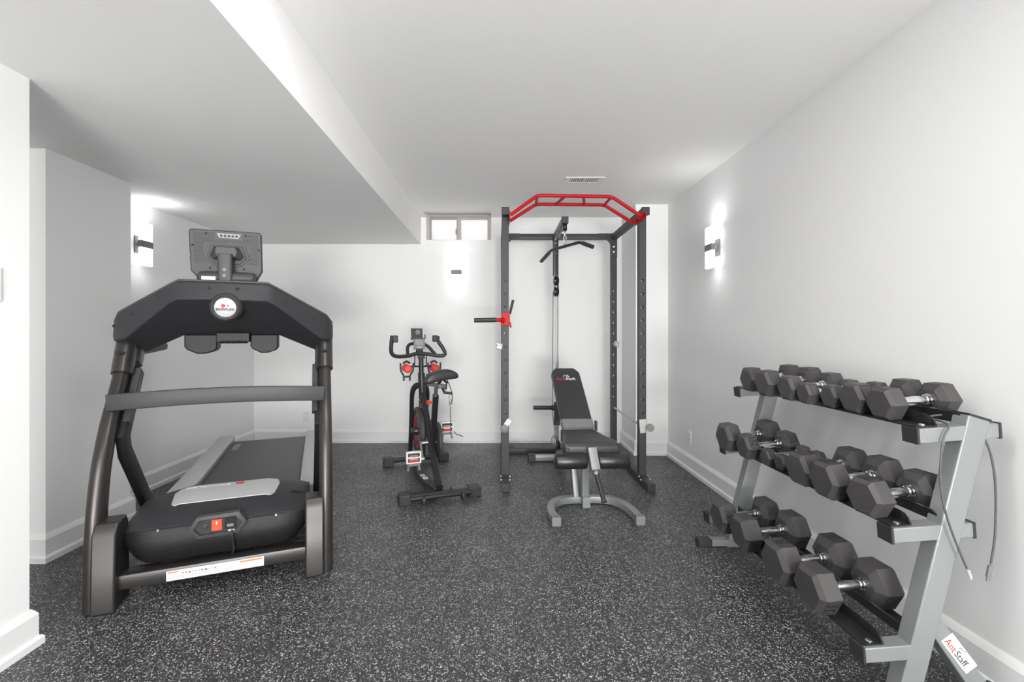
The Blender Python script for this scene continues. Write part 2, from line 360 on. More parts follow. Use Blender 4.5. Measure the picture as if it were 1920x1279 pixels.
# ------------------------------------------------------------------ power rack
RK = thing('power_rack', 'charcoal steel power rack with red pull-up bar and lat pulldown tower', 'power rack', (.061, 3.62, 0), 0)
W_, DEP = 1.085, .88      # local: x to the right, y away from the camera
def holed(mb, cx, cy, w, d, z0, z1, zs, r):
    # solid tube with bored round holes going through along y
    n = 16; h = w/2
    def sq(i):
        a = 2*math.pi*i/n; c, s = math.cos(a), math.sin(a); k = h/max(abs(c), abs(s)); return (c*k, s*k)
    cir = [(r*math.cos(2*math.pi*i/n), r*math.sin(2*math.pi*i/n)) for i in range(n)]
    for sy in (-1, 1):
        y = cy + sy*d/2
        prev = z0
        for zc in zs:
            mb.add([(cx-h, y, prev), (cx+h, y, prev), (cx+h, y, zc-h), (cx-h, y, zc-h)], [(0,1,2,3)])
            vs = [(cx+sq(i)[0], y, zc+sq(i)[1]) for i in range(n)] + [(cx+c, y, zc+s) for c, s in cir]
            mb.add(vs, [(i, (i+1)%n, n+(i+1)%n, n+i) for i in range(n)]); prev = zc+h
        mb.add([(cx-h, y, prev), (cx+h, y, prev), (cx+h, y, z1), (cx-h, y, z1)], [(0,1,2,3)])
    for zc in zs:
        vs = [(cx+c, cy-d/2, zc+s) for c, s in cir] + [(cx+c, cy+d/2, zc+s) for c, s in cir]
        mb.add(vs, [(i, (i+1)%n, n+(i+1)%n, n+i) for i in range(n)])
    for sx in (-1, 1):
        x = cx + sx*h; mb.add([(x, cy-d/2, z0), (x, cy+d/2, z0), (x, cy+d/2, z1), (x, cy-d/2, z1)], [(0,1,2,3)])
    for z in (z0, z1): mb.add([(cx-h, cy-d/2, z), (cx+h, cy-d/2, z), (cx+h, cy+d/2, z), (cx-h, cy+d/2, z)], [(0,1,2,3)])
HZ = [.556 + .1046*i for i in range(11)]
TW = .055
for x in (0, W_):
    for y in (0, DEP):
        mb = MB(); holed(mb, x, y, TW, TW, .062, 2.104, HZ, .0115)
        mb.v = [v_ for v_ in mb.v]
        mb.lathe((x, y-TW/2-.0002, .26), (0, -1, 0), [(0, .006), (.0006, .006)], 10, 'hole')
        mb.build('upright', 'steel', RK, smooth=False)
    ft = MB().sweep([(x, -.215, .031), (x, DEP+.10, .031)], rprof(TW, .058, .005), (0,0,1))
    f_ = ft.build('foot', 'steel', RK)
    MB().box((x-.031, -.235, .001), (x+.031, -.200, .064)).build('end_cap', 'cap', f_, bevel=.004)
    MB().box((x-.031, DEP+.09, .001), (x+.031, DEP+.12, .064)).build('end_cap', 'cap', f_, bevel=.004)
    tb = MB().sweep([(x, -.085, 2.132), (x, DEP+.03, 2.132)], rprof(TW, TW, .005), (0,0,1)).build('top_rail', 'steel', RK)
    MB().box((x-.030, -.108, 2.102), (x+.030, -.080, 2.163)).build('end_cap', 'cap', tb, bevel=.004)
    for k, (yy, zz) in enumerate(((-.045, .045), (-.085, .030))):
        for sx in (-1, 1): MB().lathe((x + sx*TW/2, yy, zz+.015), (sx, 0, 0), [(0, .009), (.004, .011), (.010, .010), (.013, .004)], 12).build('bolt', 'chrome', RK)
    MB().box((x-.034, -.06, .062), (x+.034, .04, .068)).build('base_plate', 'steel', RK, bevel=.002)
# cross members with curved gussets at the rear
MB().bar((TW/2, DEP, 2.137), (W_-TW/2, DEP, 2.137), TW, .056).build('rear_top_beam', 'steel', RK)
MB().bar((TW/2, DEP-.02, .031), (W_-TW/2, DEP-.02, .031), TW, .056).build('rear_bottom_beam', 'steel', RK)
for sx, x0 in ((1, 0), (-1, W_)):
    poly = [(x0-sx*.028, 2.166), (x0+sx*.155, 2.166), (x0+sx*.155, 2.108)]
    for i in range(7):
        a = R(90*i/6); poly.append((x0+sx*(.155-.05 - .075*math.sin(a)), 2.108 - .10*(1-math.cos(a))))
    poly += [(x0+sx*.028, 1.93), (x0-sx*.028, 1.93)]
    g = MB().prism(poly, 1, DEP-.034, DEP-.0275)
    for zz in (1.985, 2.035): g.lathe((x0+sx*.005, DEP-.034, zz), (0, -1, 0), [(0, .011), (.004, .010), (.006, .003)], 12, 'chrome')
    g.build('gusset', 'steel', RK, smooth=False)
    MB().prism([(x0+sx*.026, .145), (x0+sx*.026, .058), (x0+sx*.12, .058), (x0+sx*.065, .075), (x0+sx*.045, .10)], 1, DEP-.034, DEP-.028).build('gusset', 'steel', RK, smooth=False)
# pull-up bar (world coordinates)
pu = MB()
P1 = [(.100, 3.45, 2.085), (.303, 3.45, 2.232), (.866, 3.45, 2.222), (1.085, 3.47, 2.085)]
P2 = [(.100, 3.68, 2.095), (.311, 3.68, 2.230), (.863, 3.68, 2.224), (1.085, 3.70, 2.092)]
def rounded(pts, r=.035, k=4):
    pts = [Vector(p) for p in pts]; out = [pts[0]]
    for i in range(1, len(pts)-1):
        a = (pts[i-1]-pts[i]).normalized(); b = (pts[i+1]-pts[i]).normalized()
        rr = min(r, (pts[i-1]-pts[i]).length*.45, (pts[i+1]-pts[i]).length*.45)
        p0 = pts[i]+a*rr; p2 = pts[i]+b*rr
        for j in range(k+1):
            t = j/k; out.append(p0*(1-t)**2 + pts[i]*2*t*(1-t) + p2*t*t)
    out.append(pts[-1]); return out
pu.tube(rounded(P1), .0135); pu.tube(rounded(P2), .0135)
for a, b in (((.300, 3.45, 2.23), (.311, 3.68, 2.228)), ((.518, 3.45, 2.229), (.470, 3.68, 2.229)), ((.651, 3.45, 2.227), (.700, 3.68, 2.227)), ((.866, 3.45, 2.222), (.863, 3.68, 2.224))):
    pu.tube([a, b], .011, 12)
PU = pu.build('pull_up_bar', 'red', RK, world=True); PU['label'] = 'red pull-up bar'
for x in (.092, 1.122):
    s_ = 1 if x < .5 else -1
    br = MB().box((x-.004, 3.44, 2.06), (x+.004, 3.70, 2.11)); 
    if s_ < 0: br.bar((1.085, 3.47, 2.085), (1.122, 3.50, 2.09), .03, .03).bar((1.085, 3.70, 2.092), (1.122, 3.66, 2.09), .03, .03)
    br.build('mounting_plate', 'red', PU, world=True, bevel=.002)
# lat tower
MB().sweep([(.561, 3.80, 2.128), (.566, 4.52, 2.128)], rprof(.05, .055, .005)).build('pulldown_arm', 'black', RK, world=True)
MB().box((.533, 3.775, 2.098), (.589, 3.805, 2.158)).build('end_cap', 'cap', RK, world=True, bevel=.004)
def pulley(c, r, w, ax, name='pulley'):
    MB().lathe(c, ax, [(-w/2, r*.5), (-w/2, r), (-w*.2, r*.8), (w*.2, r*.8), (w/2, r), (w/2, r*.5)], 24).lathe(c, ax, [(-w*.7, r*.3), (w*.7, r*.3)], 12, 'chrome').build(name, 'black', RK, world=True)
pulley((.561, 3.815, 2.075), .040, .022, (1, 0, 0))
MB().box((.543, 3.79, 2.045), (.548, 3.84, 2.10)).box((.574, 3.79, 2.045), (.579, 3.84, 2.10)).build('pulley_bracket', 'black', RK, world=True, bevel=.002)
MB().sweep([(.566, 4.44, 2.11), (.566, 4.44, 1.745)], rprof(.052, .05, .005), (0, 1, 0)).box((.556, 4.41, 2.05), (.576, 4.414, 2.065), 'chrome').box((.560, 4.41, 2.085), (.568, 4.412, 2.10), 'chrome').lathe((.566, 4.415, 1.96), (0, -1, 0), [(0, .006), (.003, .005)], 10, 'chrome').build('tower_bracket', 'black', RK, world=True)
pulley((.566, 4.40, 1.69), .048, .024, (1, .25, 0)); pulley((.566, 4.40, 1.585), .048, .024, (1, .25, 0))
MB().box((.545, 4.385, 1.55), (.551, 4.42, 1.735)).box((.581, 4.385, 1.55), (.587, 4.42, 1.735)).build('pulley_bracket', 'black', RK, world=True, bevel=.002)
gr = MB()
for x, y in ((.572, 4.42), (.592, 4.46)): gr.tube([(x, y, .10), (x, y, 1.74)], .008, 12)
gr.build('guide_rod', 'brushed', RK, world=True)
cb = MB()
cb.tube([(.561, 3.79, 2.07), (.561, 3.785, 1.99)], .003, 8); cb.tube([(.561, 3.85, 2.10), (.566, 4.38, 2.095), (.566, 4.38, 1.70)], .003, 8)
cb.tube([(.536, 4.39, 1.585), (.530, 4.40, .42), (.560, 4.40, .16)], .003, 8)
cb.build('cable', 'black', RK, world=True)
MB().box((.545, 4.37, .30), (.60, 4.42, .52)).build('weight_carriage', 'black', RK, world=True, bevel=.004)
MB().lathe((.548, 4.395, .466), (-1, 0, 0), [(0, .026), (.028, .026), (.030, .020), (.200, .020), (.203, .016)], 20).build('weight_peg', 'cap', RK, world=True)
pulley((.575, 4.36, .115), .045, .022, (1, .2, 0))
ln = MB()
for (a, b) in (((.55, 4.33, .30), (.565, 4.33, .20)), ((.565, 4.33, .20), (.55, 4.33, .12))):
    ln.tube([a, b], .006, 8)
ln.tube([(.52, 4.32, .12), (.515, 4.32, .19), (.53, 4.32, .215), (.545, 4.32, .19), (.54, 4.32, .12)], .0045, 8)
ln.build('snap_hook', 'chrome', RK, world=True)
# safeties, hooks, dip handle
for x, sx in ((0, -1), (W_, 1)):
    sr = MB().tube([(x, -.035, .448), (x, DEP+.035, .452)], .0095, 12)
    sr.build('safety_bar', 'palehook', RK)
    if sx > 0:
        hk = MB().prism([(x-.022, .395), (x+.022, .400), (x+.024, .510), (x-.030, .505)], 1, -.034, -.0285).lathe((x+.026, -.036, .45), (0, -1, 0), [(0, .010), (.02, .010)], 14)
        hk = hk.build('safety_bracket', 'palehook', RK, bevel=.002)
        MB().lathe((x+.048, -.05, .447), (-.1, -1, 0), [(0, .026), (.003, .030), (.022, .030), (.025, .026)], 24).build('round_pad', 'pad', hk)
    else:
        hk = MB().bar((x-.010, -.034, .44), (x+.035, -.034, .505), .040, .010, up=(0, 1, 0)).build('safety_bracket', 'palehook', RK, bevel=.002)
        MB().lathe((x-.008, -.04, .437), (0, -1, 0), [(0, .026), (.003, .032), (.020, .032), (.023, .027)], 24).build('round_pad', 'pad', hk)
for x, y, dx, z in ((-.045, .0, -1, 1.08), (W_+.018, DEP-.035, 1, 1.075)):
    MB().bar((x-.022, y-.02, z+.006), (x+.020, y-.02, z-.004), .045, .052, up=(0, 1, 0)).lathe((x+.02, y-.036, z+.01), (-1, 0, .3), [(0, .014), (.05, .014)], 12).build('j_hook', 'palehook', RK, bevel=.004)
MB().box((-.033, -.040, 1.245), (.036, .036, 1.352)).box((.036, -.01, 1.235), (.045, .03, 1.275)).tube([(-.03, -.02, 1.290), (-.075, -.02, 1.292)], .016).tube([(-.01, -.036, 1.285), (-.03, -.045, 1.290)], .022).build('dip_clamp', 'red', RK, bevel=.003)['label'] = 'red clamp of the dip handle'
MB().lathe((-.075, -.02, 1.292), (-1, 0, -.02), [(0, .019), (.168, .019), (.172, .015)], 18).build('dip_handle', 'cap', RK)
MB().bar((.036, -.01, 1.34), (.062, .0, 1.45), .012, .02).bar((.042, 0, 1.23), (.046, 0, 1.25), .01, .01).build('lock_lever', 'cap', RK)
# lat bar (hangs from the carabiner)
LB = thing('lat_pulldown_bar', 'bent black lat pulldown bar hanging from the pulley arm of the power rack', 'exercise bar', (.561, 3.785, 1.91))
MB().tube(rounded([(.401, 4.17, 1.845), (.463, 3.91, 1.90), (.648, 3.59, 1.905), (.734, 3.50, 1.850)], .03), .0125).build('bar', 'black', LB, world=True)
MB().tube([(.401, 4.17, 1.845), (.450, 3.965, 1.888)], .0165).build('grip', 'cap', LB, world=True)
MB().tube([(.734, 3.50, 1.850), (.668, 3.570, 1.893)], .0165).build('grip', 'cap', LB, world=True)
ch = MB().tube([(.561, 3.785, 2.015), (.552, 3.785, 1.99), (.551, 3.785, 1.93), (.561, 3.785, 1.915), (.571, 3.785, 1.93), (.570, 3.785, 1.99), (.561, 3.785, 2.015)], .0045, 8)
ch.build('carabiner', 'chrome', LB, world=True)
MB().bar((.552, 3.76, 1.915), (.565, 3.77, 1.895), .02, .03).build('swivel_eye', 'chrome', LB, world=True, bevel=.003)
# ------------------------------------------------------------------ adjustable bench
BE = thing('weight_bench', 'adjustable weight bench with black pads, foam rollers and silver frame', 'weight bench', (.600, 3.18, 0), R(1.8))
# local coordinates relative to root (world minus root, small yaw)
U = [(-.250, -.365), (-.262, -.24), (-.240, -.12), (-.19, -.045), (-.12, -.008), (-.04, 0), (.06, 0), (.14, -.010), (.20, -.045), (.245, -.12), (.268, -.24), (.272, -.355)]
def smoothpath(pts, n=6):
    pts = [Vector(p) for p in pts]; out = []
    for i in range(len(pts)-1):
        p0 = pts[max(i-1, 0)]; p1 = pts[i]; p2 = pts[i+1]; p3 = pts[min(i+2, len(pts)-1)]
        for j in range(n):
            t = j/n; out.append(.5*((2*p1) + (p2-p0)*t + (2*p0-5*p1+4*p2-p3)*t*t + (3*p1-p0-3*p2+p3)*t**3))
    out.append(pts[-1]); return out
MB().sweep(smoothpath([(x, y, .028) for x, y in U], 4), rprof(.05, .048, .005)).build('front_base', 'silver', BE)
for x in (-.250, .272):
    MB().box((x-.029, -.385, .0), (x+.029, -.335, .056)).build('rubber_foot', 'pad', BE, bevel=.004)
MB().box((-.025, -.10, .002), (.025, .03, .075)).box((-.012, -.101, .002), (.0, -.1, .075)).build('center_bracket', 'silver', BE, bevel=.004)
MB().sweep([(-.002, -.055, .06), (-.008, -.10, .40)], rprof(.05, .045, .005), (0, 1, 0)).build('front_post', 'silver', BE)
MB().sweep([(-.055, .0, .05), (-.075, .05, .36)], rprof(.035, .06, .004), (0, 1, 0)).lathe((-.072, .0, .04), (0, -1, 0), [(0, .013), (.008, .012), (.010, .004)], 12, 'chrome').build('side_strut', 'silver', BE)
MB().sweep([(-.002, .02, .05), (-.002, .40, .25), (-.002, 1.05, .06)], rprof(.05, .06, .005)).build('main_spine', 'silver', BE)
rb = MB().sweep([(-.24, 1.04, .035), (.24, 1.04, .035)], rprof(.05, .055, .005)).build('rear_base', 'silver', BE)
for x in (-.25, .25): MB().box((x-.035, 1.005, 0), (x+.03, 1.072, .068)).build('end_cap', 'cap', rb, bevel=.005)
# seat cushion: tapered toward the back, rounded front edge
def cushion(sections, name, m, root, bev=.014):
    # sections: list of (y, z_top, half width, thickness, x centre)
    mb = MB(); rings = []
    for y, z, hw, th, xc in sections:
        rings.append([Vector((xc+u, y, z-th/2+w)) for u, w in rprof(hw*2, th, min(.018, th*.42), 3)])
    mb.loft(rings); return mb.build(name, m, root, bevel=bev, seg=3, ang=50)
cushion([(-.275, .462, .172, .055, -.005), (-.262, .480, .180, .078, -.005), (-.20, .487, .180, .082, -.005), (-.10, .490, .150, .080, -.01), (.05, .496, .125, .078, -.018), (.10, .496, .120, .07, -.018)], 'seat_pad', 'vinyl', BE, .006)
tg = MB().box((-.175, -.282, .405), (-.15, -.262, .455)).box((-.165, -.283, .40), (-.12, -.279, .41), 'chrome'); tg.build('seat_tab', 'cap', BE, bevel=.003)
# backrest: slab tilted away
bk = MB(); hb = []
y0, z0, y1, z1 = .09, .500, .660, .868
dirv = Vector((0, y1-y0, z1-z0)); Lb = dirv.length; dirv.normalize(); nb = Vector((0, -dirv.z, dirv.y))
outl = []
for s_, hw in ((0, .100), (.03, .112), (.30, .116), (.62, .118), (.645, .108), (Lb, .085)):
    c = Vector((-.018 + .0*s_, y0, z0)) + dirv*s_
    hb.append([c + Vector((u, 0, 0)) + nb*w for u, w in rprof(hw*2, .055, .014, 3)])
bk.loft(hb); 
mt = Matrix.Translation(Vector((-.018, y0, z0)) + dirv*.535 + nb*.0285) @ Matrix(((1,0,0,0),(0,dirv.y,nb.y,0),(0,dirv.z,nb.z,0),(0,0,0,1)))
bk.text('Ant', .040, mt @ Matrix.Translation((-.052, 0, 0)), 'redmark', .0004, sx=1.25, bold=.0006); bk.text('Staff.', .038, mt @ Matrix.Translation((.030, 0, 0)), 'whitemark', .0004, sx=1.15, bold=.0006)
bk.tube([mt @ Vector(p) for p in ((-.022, .02, 0), (-.026, .034, 0), (-.012, .05, 0), (.002, .046, 0))], .002, 6, 'whitemark')
bk.tube([mt @ Vector(p) for p in ((-.004, .022, 0), (.010, .052, 0), (.022, .022, 0), (.0, .030, 0))], .002, 6, 'whitemark')
bk.build('backrest_pad', 'vinyl', BE, ang=50)
band = MB(); c0 = Vector((-.018, y0, z0))
band.loft([[c0 + dirv*s_ + Vector((u, 0, 0)) + nb*w for u, w in rprof(hw*2, .060, .014, 3)] for s_, hw in ((-.012, .100), (.0, .112), (.06, .117), (.07, .117))])
band.build('backrest_strap', 'midgrey', BE, ang=50)
MB().bar(c0 + dirv*.05 - nb*.05, c0 + dirv*.55 - nb*.05, .05, .04, up=(0,1,0)).bar((-.018, .40, .24), (-.018, .42, .64), .03, .03).build('backrest_frame', 'silver', BE)
lv = MB().box((.098, .05, .492), (.112, .09, .56)).box((-.15, .0, .42), (-.13, .06, .50)); lv.build('hinge_bracket', 'cap', BE, bevel=.004)
# leg developer
ang = Matrix.Rotation(R(0), 4, 'X')
MB().sweep([(-.014, -.30, .455), (-.008, -.375, .34)], rprof(.055, .055, .006), (0, 1, 0)).build('leg_developer_arm', 'silver', BE)
for sx in (-1, 1):
    x0 = -.014 + sx*.034
    MB().lathe((x0, -.31, .381), (sx, 0, 0), [(0, .038), (.005, .046), (.016, .050), (.185, .050), (.196, .046), (.202, .036), (.203, .012)], 28).build('foam_roller', 'foam', BE)
    MB().lathe((x0+sx*.2, -.31, .381), (sx, 0, 0), [(0, .013), (.008, .013), (.009, .010)], 14).build('roller_end', 'cap', BE)
MB().lathe((-.004, -.385, .325), (.25, -.75, -.75), [(-.02, .018), (.006, .022), (.012, .017)], 18).build('collar', 'chrome', BE)
MB().lathe((-.004, -.385, .320), (.12, -.60, -.8), [(0, .014), (.03, .016), (.11, .014), (.155, .014), (.158, .017), (.170, .017), (.172, .010)], 18).build('weight_peg', 'cap', BE)
# ------------------------------------------------------------------ dumbbell rack
DR = thing('dumbbell_rack', 'three-tier silver steel dumbbell rack with black rails along the right wall', 'dumbbell rack', (1.40, 2.0, 0))
YN, YF = 1.45, 2.52
def legx(z): return 1.290 + .252*(z-.0766)
tierX = {'T': (1.343, .835), 'M': (1.261, .517), 'B': (1.171, .134)}
TILT = R(4.2); ct, st = math.cos(TILT), math.sin(TILT)
def arm_pt(t, u, w):      # u along the arm from its front end, w above its underside
    X0, Z0 = tierX[t]; return X0 + u*ct - w*st, Z0 + u*st + w*ct
for (y0, y1, near) in ((YN, YN+.054, True), (YF, YF+.054, False)):
    mb = MB(); z0, z1 = .0, .925
    n = Vector((-.252, 0, 0)); 
    poly = [(legx(z0), z0), (legx(z0)+.0725, z0), (legx(z1)+.0725-.004, z1-.018), (legx(z1), z1+.003)]
    mb.prism(poly, 1, y0, y1); lg = mb.build('frame_leg', 'silver', DR, world=True, bevel=.004)
    MB().prism([(legx(z1)-.001, z1+.003), (legx(z1)+.070, z1-.018), (legx(z1)+.0705, z1-.012), (legx(z1)-.001, z1+.009)], 1, y0-.001, y1+.001).build('end_cap', 'cap', lg, world=True)
    # floor beam
    fb = MB().box((1.17, y0+.002, .003), (1.60, y0+.050, .040)).build('floor_beam', 'silver', DR, world=True, bevel=.004)
    MB().box((1.115, y0-.002, .0), (1.19, y0+.052, .043)).build('end_cap', 'cap', fb, world=True, bevel=.004)
    MB().box((1.575, y0-.002, .0), (1.622, y0+.052, .045)).build('end_cap', 'cap', fb, world=True, bevel=.004)
    # rear diagonal brace
    b_ = MB().prism([(1.390, .312), (1.390, .224), (1.517, .040), (1.588, .040)], 1, y0+.003, y0+.051)
    b_.build('rear_brace', 'silver', DR, world=True, bevel=.003)
    if near:
        # label sticker lies on the upward face of the brace, turned toward the room
        Ms = Matrix.Translation((1.474, y0+.0024, .166)) @ Matrix.Rotation(R(52.5), 4, 'Y') @ Matrix.Rotation(R(90), 4, 'X')
        lb = MB().add([Ms @ Vector(p) for p in ((-.066, -.0225, 0), (.066, -.0225, 0), (.066, .0225, 0), (-.066, .0225, 0), (-.066, -.0225, -.0004), (.066, -.0225, -.0004), (.066, .0225, -.0004), (-.066, .0225, -.0004))], [(0,1,2,3), (7,6,5,4), (0,4,5,1), (1,5,6,2), (2,6,7,3), (3,7,4,0)])
        lb.text('Ant', .031, Ms @ Matrix.Translation((-.037, -.007, .0003)), 'redmark', .0002); lb.text('Staff.', .031, Ms @ Matrix.Translation((.020, -.007, .0003)), 'darkmark', .0002)
        lb.tube([Ms @ Vector(p) for p in ((-.014, .006, 0), (-.010, .016, 0), (-.002, .012, 0), (.008, .019, 0), (.014, .010, 0))], .0008, 6, 'darkmark')
        lo = lb.build('label_sticker', 'white', DR, world=True, smooth=False)
        pass
    for t in 'TMB':
        al = .213 if t == 'B' else .262
        poly = [arm_pt(t, 0, 0), arm_pt(t, al, 0), arm_pt(t, al, .047), arm_pt(t, 0, .047)]
        a_ = MB().prism(poly, 1, y0+.001, y0+.053).build('shelf_arm', 'silver', DR, world=True, bevel=.003)
        MB().prism([arm_pt(t, -.004, -.002), arm_pt(t, .004, -.002), arm_pt(t, .004, .049), arm_pt(t, -.004, .049)], 1, y0-.001, y0+.055).build('end_cap', 'cap', a_, world=True)
        if t != 'B': MB().prism([arm_pt(t, .258, -.002), arm_pt(t, .266, -.002), arm_pt(t, .266, .049), arm_pt(t, .258, .049)], 1, y0-.001, y0+.055).build('end_cap', 'cap', a_, world=True)
for t in 'TMB':
    for front in (True, False):
        # L-section rails: flange carries the heads, lip on the inner side, far/near ends rounded
        if front: prof = [(.006, .048), (.074, .048), (.074, .082), (.071, .085), (.0695, .082), (.0695, .0525), (.006, .0525)]
        else: prof = [(.240, .048), (.165, .048), (.165, .082), (.168, .085), (.1695, .082), (.1695, .0525), (.240, .0525)]
        mb = MB(); rings = []
        lip = [2, 3, 4] 
        for y, k in ((YN+.012, 0), (YN+.020, .55), (YN+.032, .9), (YN+.05, 1), (YF+.03, 1), (YF+.045, .6), (YF+.050, 0)):
            ring = []
            for i, (u, w) in enumerate(prof):
                if i in lip: w = .0535 + (w-.0535)*max(k, .05)
                X, Z = arm_pt(t, u, w); ring.append((X, y, Z))
            rings.append(ring)
        mb.loft(rings)
        uu = .04 if front else .205
        for y in (YN+.03, YF+.025):
            X, Z = arm_pt(t, uu, .0525); mb.lathe((X, y, Z), (-st, 0, ct), [(0, .011), (.002, .011), (.004, .008), (.005, .003)], 14, 'chrome')
        mb.build('rail', 'black', DR, world=True, ang=30)
# ------------------------------------------------------------------ hex dumbbells
def hexring(x, r, cx=0):
    return [Vector((x, r*math.cos(R(60*i)), r*math.sin(R(60*i)))) for i in range(6)]
def dumbbell(t, Yc, h, Xf, label, yaw=0, roll=0, marks=None):
    X0, Z0 = tierX[t]
    r = h/2/math.cos(R(30)); hl = .62*h; hd = .120
    u = (Xf - X0)
    # height of the axis: rests on the rail flange (tilted with the arm)
    Ln = 2*hl + hd; um = u + Ln/2
    X, Z = arm_pt(t, um, .0525 + h/2 + .0006)
    names = {'T': 'dumbbells on the top tier of the rack', 'M': 'dumbbells on the middle tier of the rack', 'B': 'dumbbells on the bottom tier of the rack'}
    D = thing('hex_dumbbell', label, 'dumbbell', (X, Yc, Z), 0, names[t])
    D.rotation_euler = (0, -TILT, yaw)
    for sgn in (-1, 1):
        xi = sgn*hd/2; xo = sgn*(hd/2+hl)
        prof = [(xi, r*.60), (xi+sgn*hl*.20, r*1.0), (xo-sgn*hl*.17, r*1.0), (xo, r*.80)]
        mb = MB(); mb.loft([hexring(x, rr) for x, rr in prof])
        # framed number plate on one side face
        hm = marks[0 if sgn < 0 else 1] if marks else None
        if hm:
            face, txt, rot = hm; a = R(30 + 60*face)
            n_ = Vector((0, math.cos(a), math.sin(a))); tx = Vector((1, 0, 0)); ty = n_.cross(tx)
            if rot: tx, ty = ty, -tx
            c = Vector(((xi+xo)/2, 0, 0)) + n_*(h/2+.0003)
            Mm = Matrix.Translation(c) @ Matrix((( tx.x, ty.x, n_.x, 0), (tx.y, ty.y, n_.y, 0), (tx.z, ty.z, n_.z, 0), (0, 0, 0, 1)))
            a_, b_ = (hl*.29, r*.40)
            if rot: a_, b_ = b_, a_
            w_ = .0016
            fr = [(-a_, -b_, a_, -b_+w_), (-a_, b_-w_, a_, b_), (-a_, -b_, -a_+w_, b_), (a_-w_, -b_, a_, b_)]
            for x0, y0, x1, y1 in fr:
                st_ = len(mb.v); mb.box((x0, y0, -.0004), (x1, y1, .0008), 'mark'); mb.xf(Mm, st_)
            if txt: mb.text(txt, min(a_, b_)*2.0, Mm, 'mark', .0014, bold=.0006)
        mb.build('weight_head', 'rubber', D, bevel=.0022, seg=2, ang=25)
        MB().lathe((xi - sgn*.0, 0, 0), (-sgn, 0, 0), [(-.004, .021), (.004, .021), (.006, .016), (.010, .016), (.011, .019), (.014, .019), (.016, .0145)], 22).build('collar', 'chrome', D)
    MB().lathe((-hd/2+.012, 0, 0), (1, 0, 0), [(0, .0135), (.01, .0145), ((hd-.024)*.3, .0155), ((hd-.024)/2, .0168), ((hd-.024)*.7, .0155), (hd-.034, .0145), (hd-.024, .0135)], 22).build('handle', 'knurl', D)
    return D
up, lo_, top, far_up = 2, 3, 1, 0     # side faces: 2 = near upper, 3 = near lower, 1 = top
TOP = [(2.378, .120, 1.303), (2.200, .122, 1.283), (2.062, .107, 1.303), (1.948, .088, 1.312), (1.843, .088, 1.340), (1.725, .110, 1.338), (1.598, .108, 1.340)]
TL = ['black hex dumbbell at the far end of the top tier', 'black hex dumbbell second from the far end of the top tier',
      'black hex dumbbell third from the far end of the top tier', 'smaller black hex dumbbell, farther of the small pair mid top tier',
      'smaller black hex dumbbell, nearer of the small pair mid top tier', 'black hex dumbbell second from the near end of the top tier',
      'nearest black hex dumbbell on the top tier, chrome handle fully in view']
TM = [None, ((2, '', 0), (2, '', 0)), None, ((2, '', 0), (2, '', 0)), None, ((2, '', 0), (2, '', 0)), ((1, '', 0), (1, '', 0))]
for (y, h, x), l, mk, yw in zip(TOP, TL, TM, (1, 0, 2, 0, 0, 1, 2)): dumbbell('T', y, h, x, l, R(yw), marks=mk)
MID = [(2.420, .138, 1.198), (2.262, .114, 1.220), (2.135, .074, 1.254), (2.050, .070, 1.268), (1.872, .128, 1.228), (1.722, .132, 1.228), (1.566, .122, 1.244)]
ML = ['large black hex dumbbell at the far end of the middle tier', 'medium black hex dumbbell second from the far end of the middle tier',
      'tiny black hex dumbbell on the middle tier, farther of the two smallest', 'tiny black hex dumbbell on the middle tier, nearer of the two smallest',
      'large black hex dumbbell on the middle tier, just nearer than the tiny pair', 'large black hex dumbbell second from the near end of the middle tier',
      'nearest black hex dumbbell on the middle tier, rear head behind the rack leg']
MM = [None, ((2, '20', 0), (2, '20', 0)), ((2, '', 0), None), None, ((1, '', 0), (1, '', 0)), ((1, '35', 0), (1, '', 0)), ((1, '35', 0), (1, '', 0))]
for (y, h, x), l, mk, yw in zip(MID, ML, MM, (2, 1, 2, 3, 2, 1, 7)): dumbbell('M', y, h, x, l, R(yw), marks=mk)
BOT = [(2.313, .142, 1.120, R(1)), (2.121, .147, 1.126, R(0)), (1.846, .155, 1.118, R(2)), (1.660, .147, 1.133, R(1))]
BL = ['black hex dumbbell at the far end of the bottom tier', 'black hex dumbbell marked 40, second from the far end of the bottom tier',
      'largest black hex dumbbell marked 45 on the bottom tier', 'nearest black hex dumbbell on the bottom tier, marked 35']
BM = [((2, '30', 0), (2, '30', 0)), ((3, '40', 1), (3, '40', 0)), ((1, '45', 0), (1, '45', 0)), ((3, '35', 1), (3, '35', 0))]
for (y, h, x, yw), l, mk in zip(BOT, BL, BM): dumbbell('B', y, h, x, l, yw, marks=mk)
# charging cable draped over the rack
CC = thing('charging_cable', 'thin grey charging cable draped over the near end of the dumbbell rack', 'cable', (1.45, 1.44, .9))
def px(x, y, d): return Vector(((x-933)/853*d, d, 1.19-(y-624)/853*d))
pth = [(1.364, 1.425, .458), (1.357, 1.425, .486), (1.342, 1.425, .575), (1.320, 1.428, .650), (1.312, 1.432, .730), (1.342, 1.438, .850), (1.392, 1.446, .905), (1.425, 1.530, .918), (1.500, 1.534, .925), (1.560, 1.520, .915), (1.580, 1.500, .86), (1.588, 1.46, .80), (1.602, 1.45, .68), (1.600, 1.45, .56), (1.590, 1.45, .475), (1.585, 1.45, .455)]
pth = [(1.470, 1.425, .452), (1.455, 1.425, .486), (1.420, 1.425, .575), (1.398, 1.428, .660), (1.393, 1.432, .745), (1.408, 1.438, .850), (1.432, 1.446, .897), (1.450, 1.530, .905), (1.500, 1.540, .912), (1.545, 1.535, .912), (1.565, 1.500, .89), (1.572, 1.46, .83), (1.582, 1.45, .75), (1.588, 1.45, .66), (1.585, 1.45, .54), (1.572, 1.45, .452)]
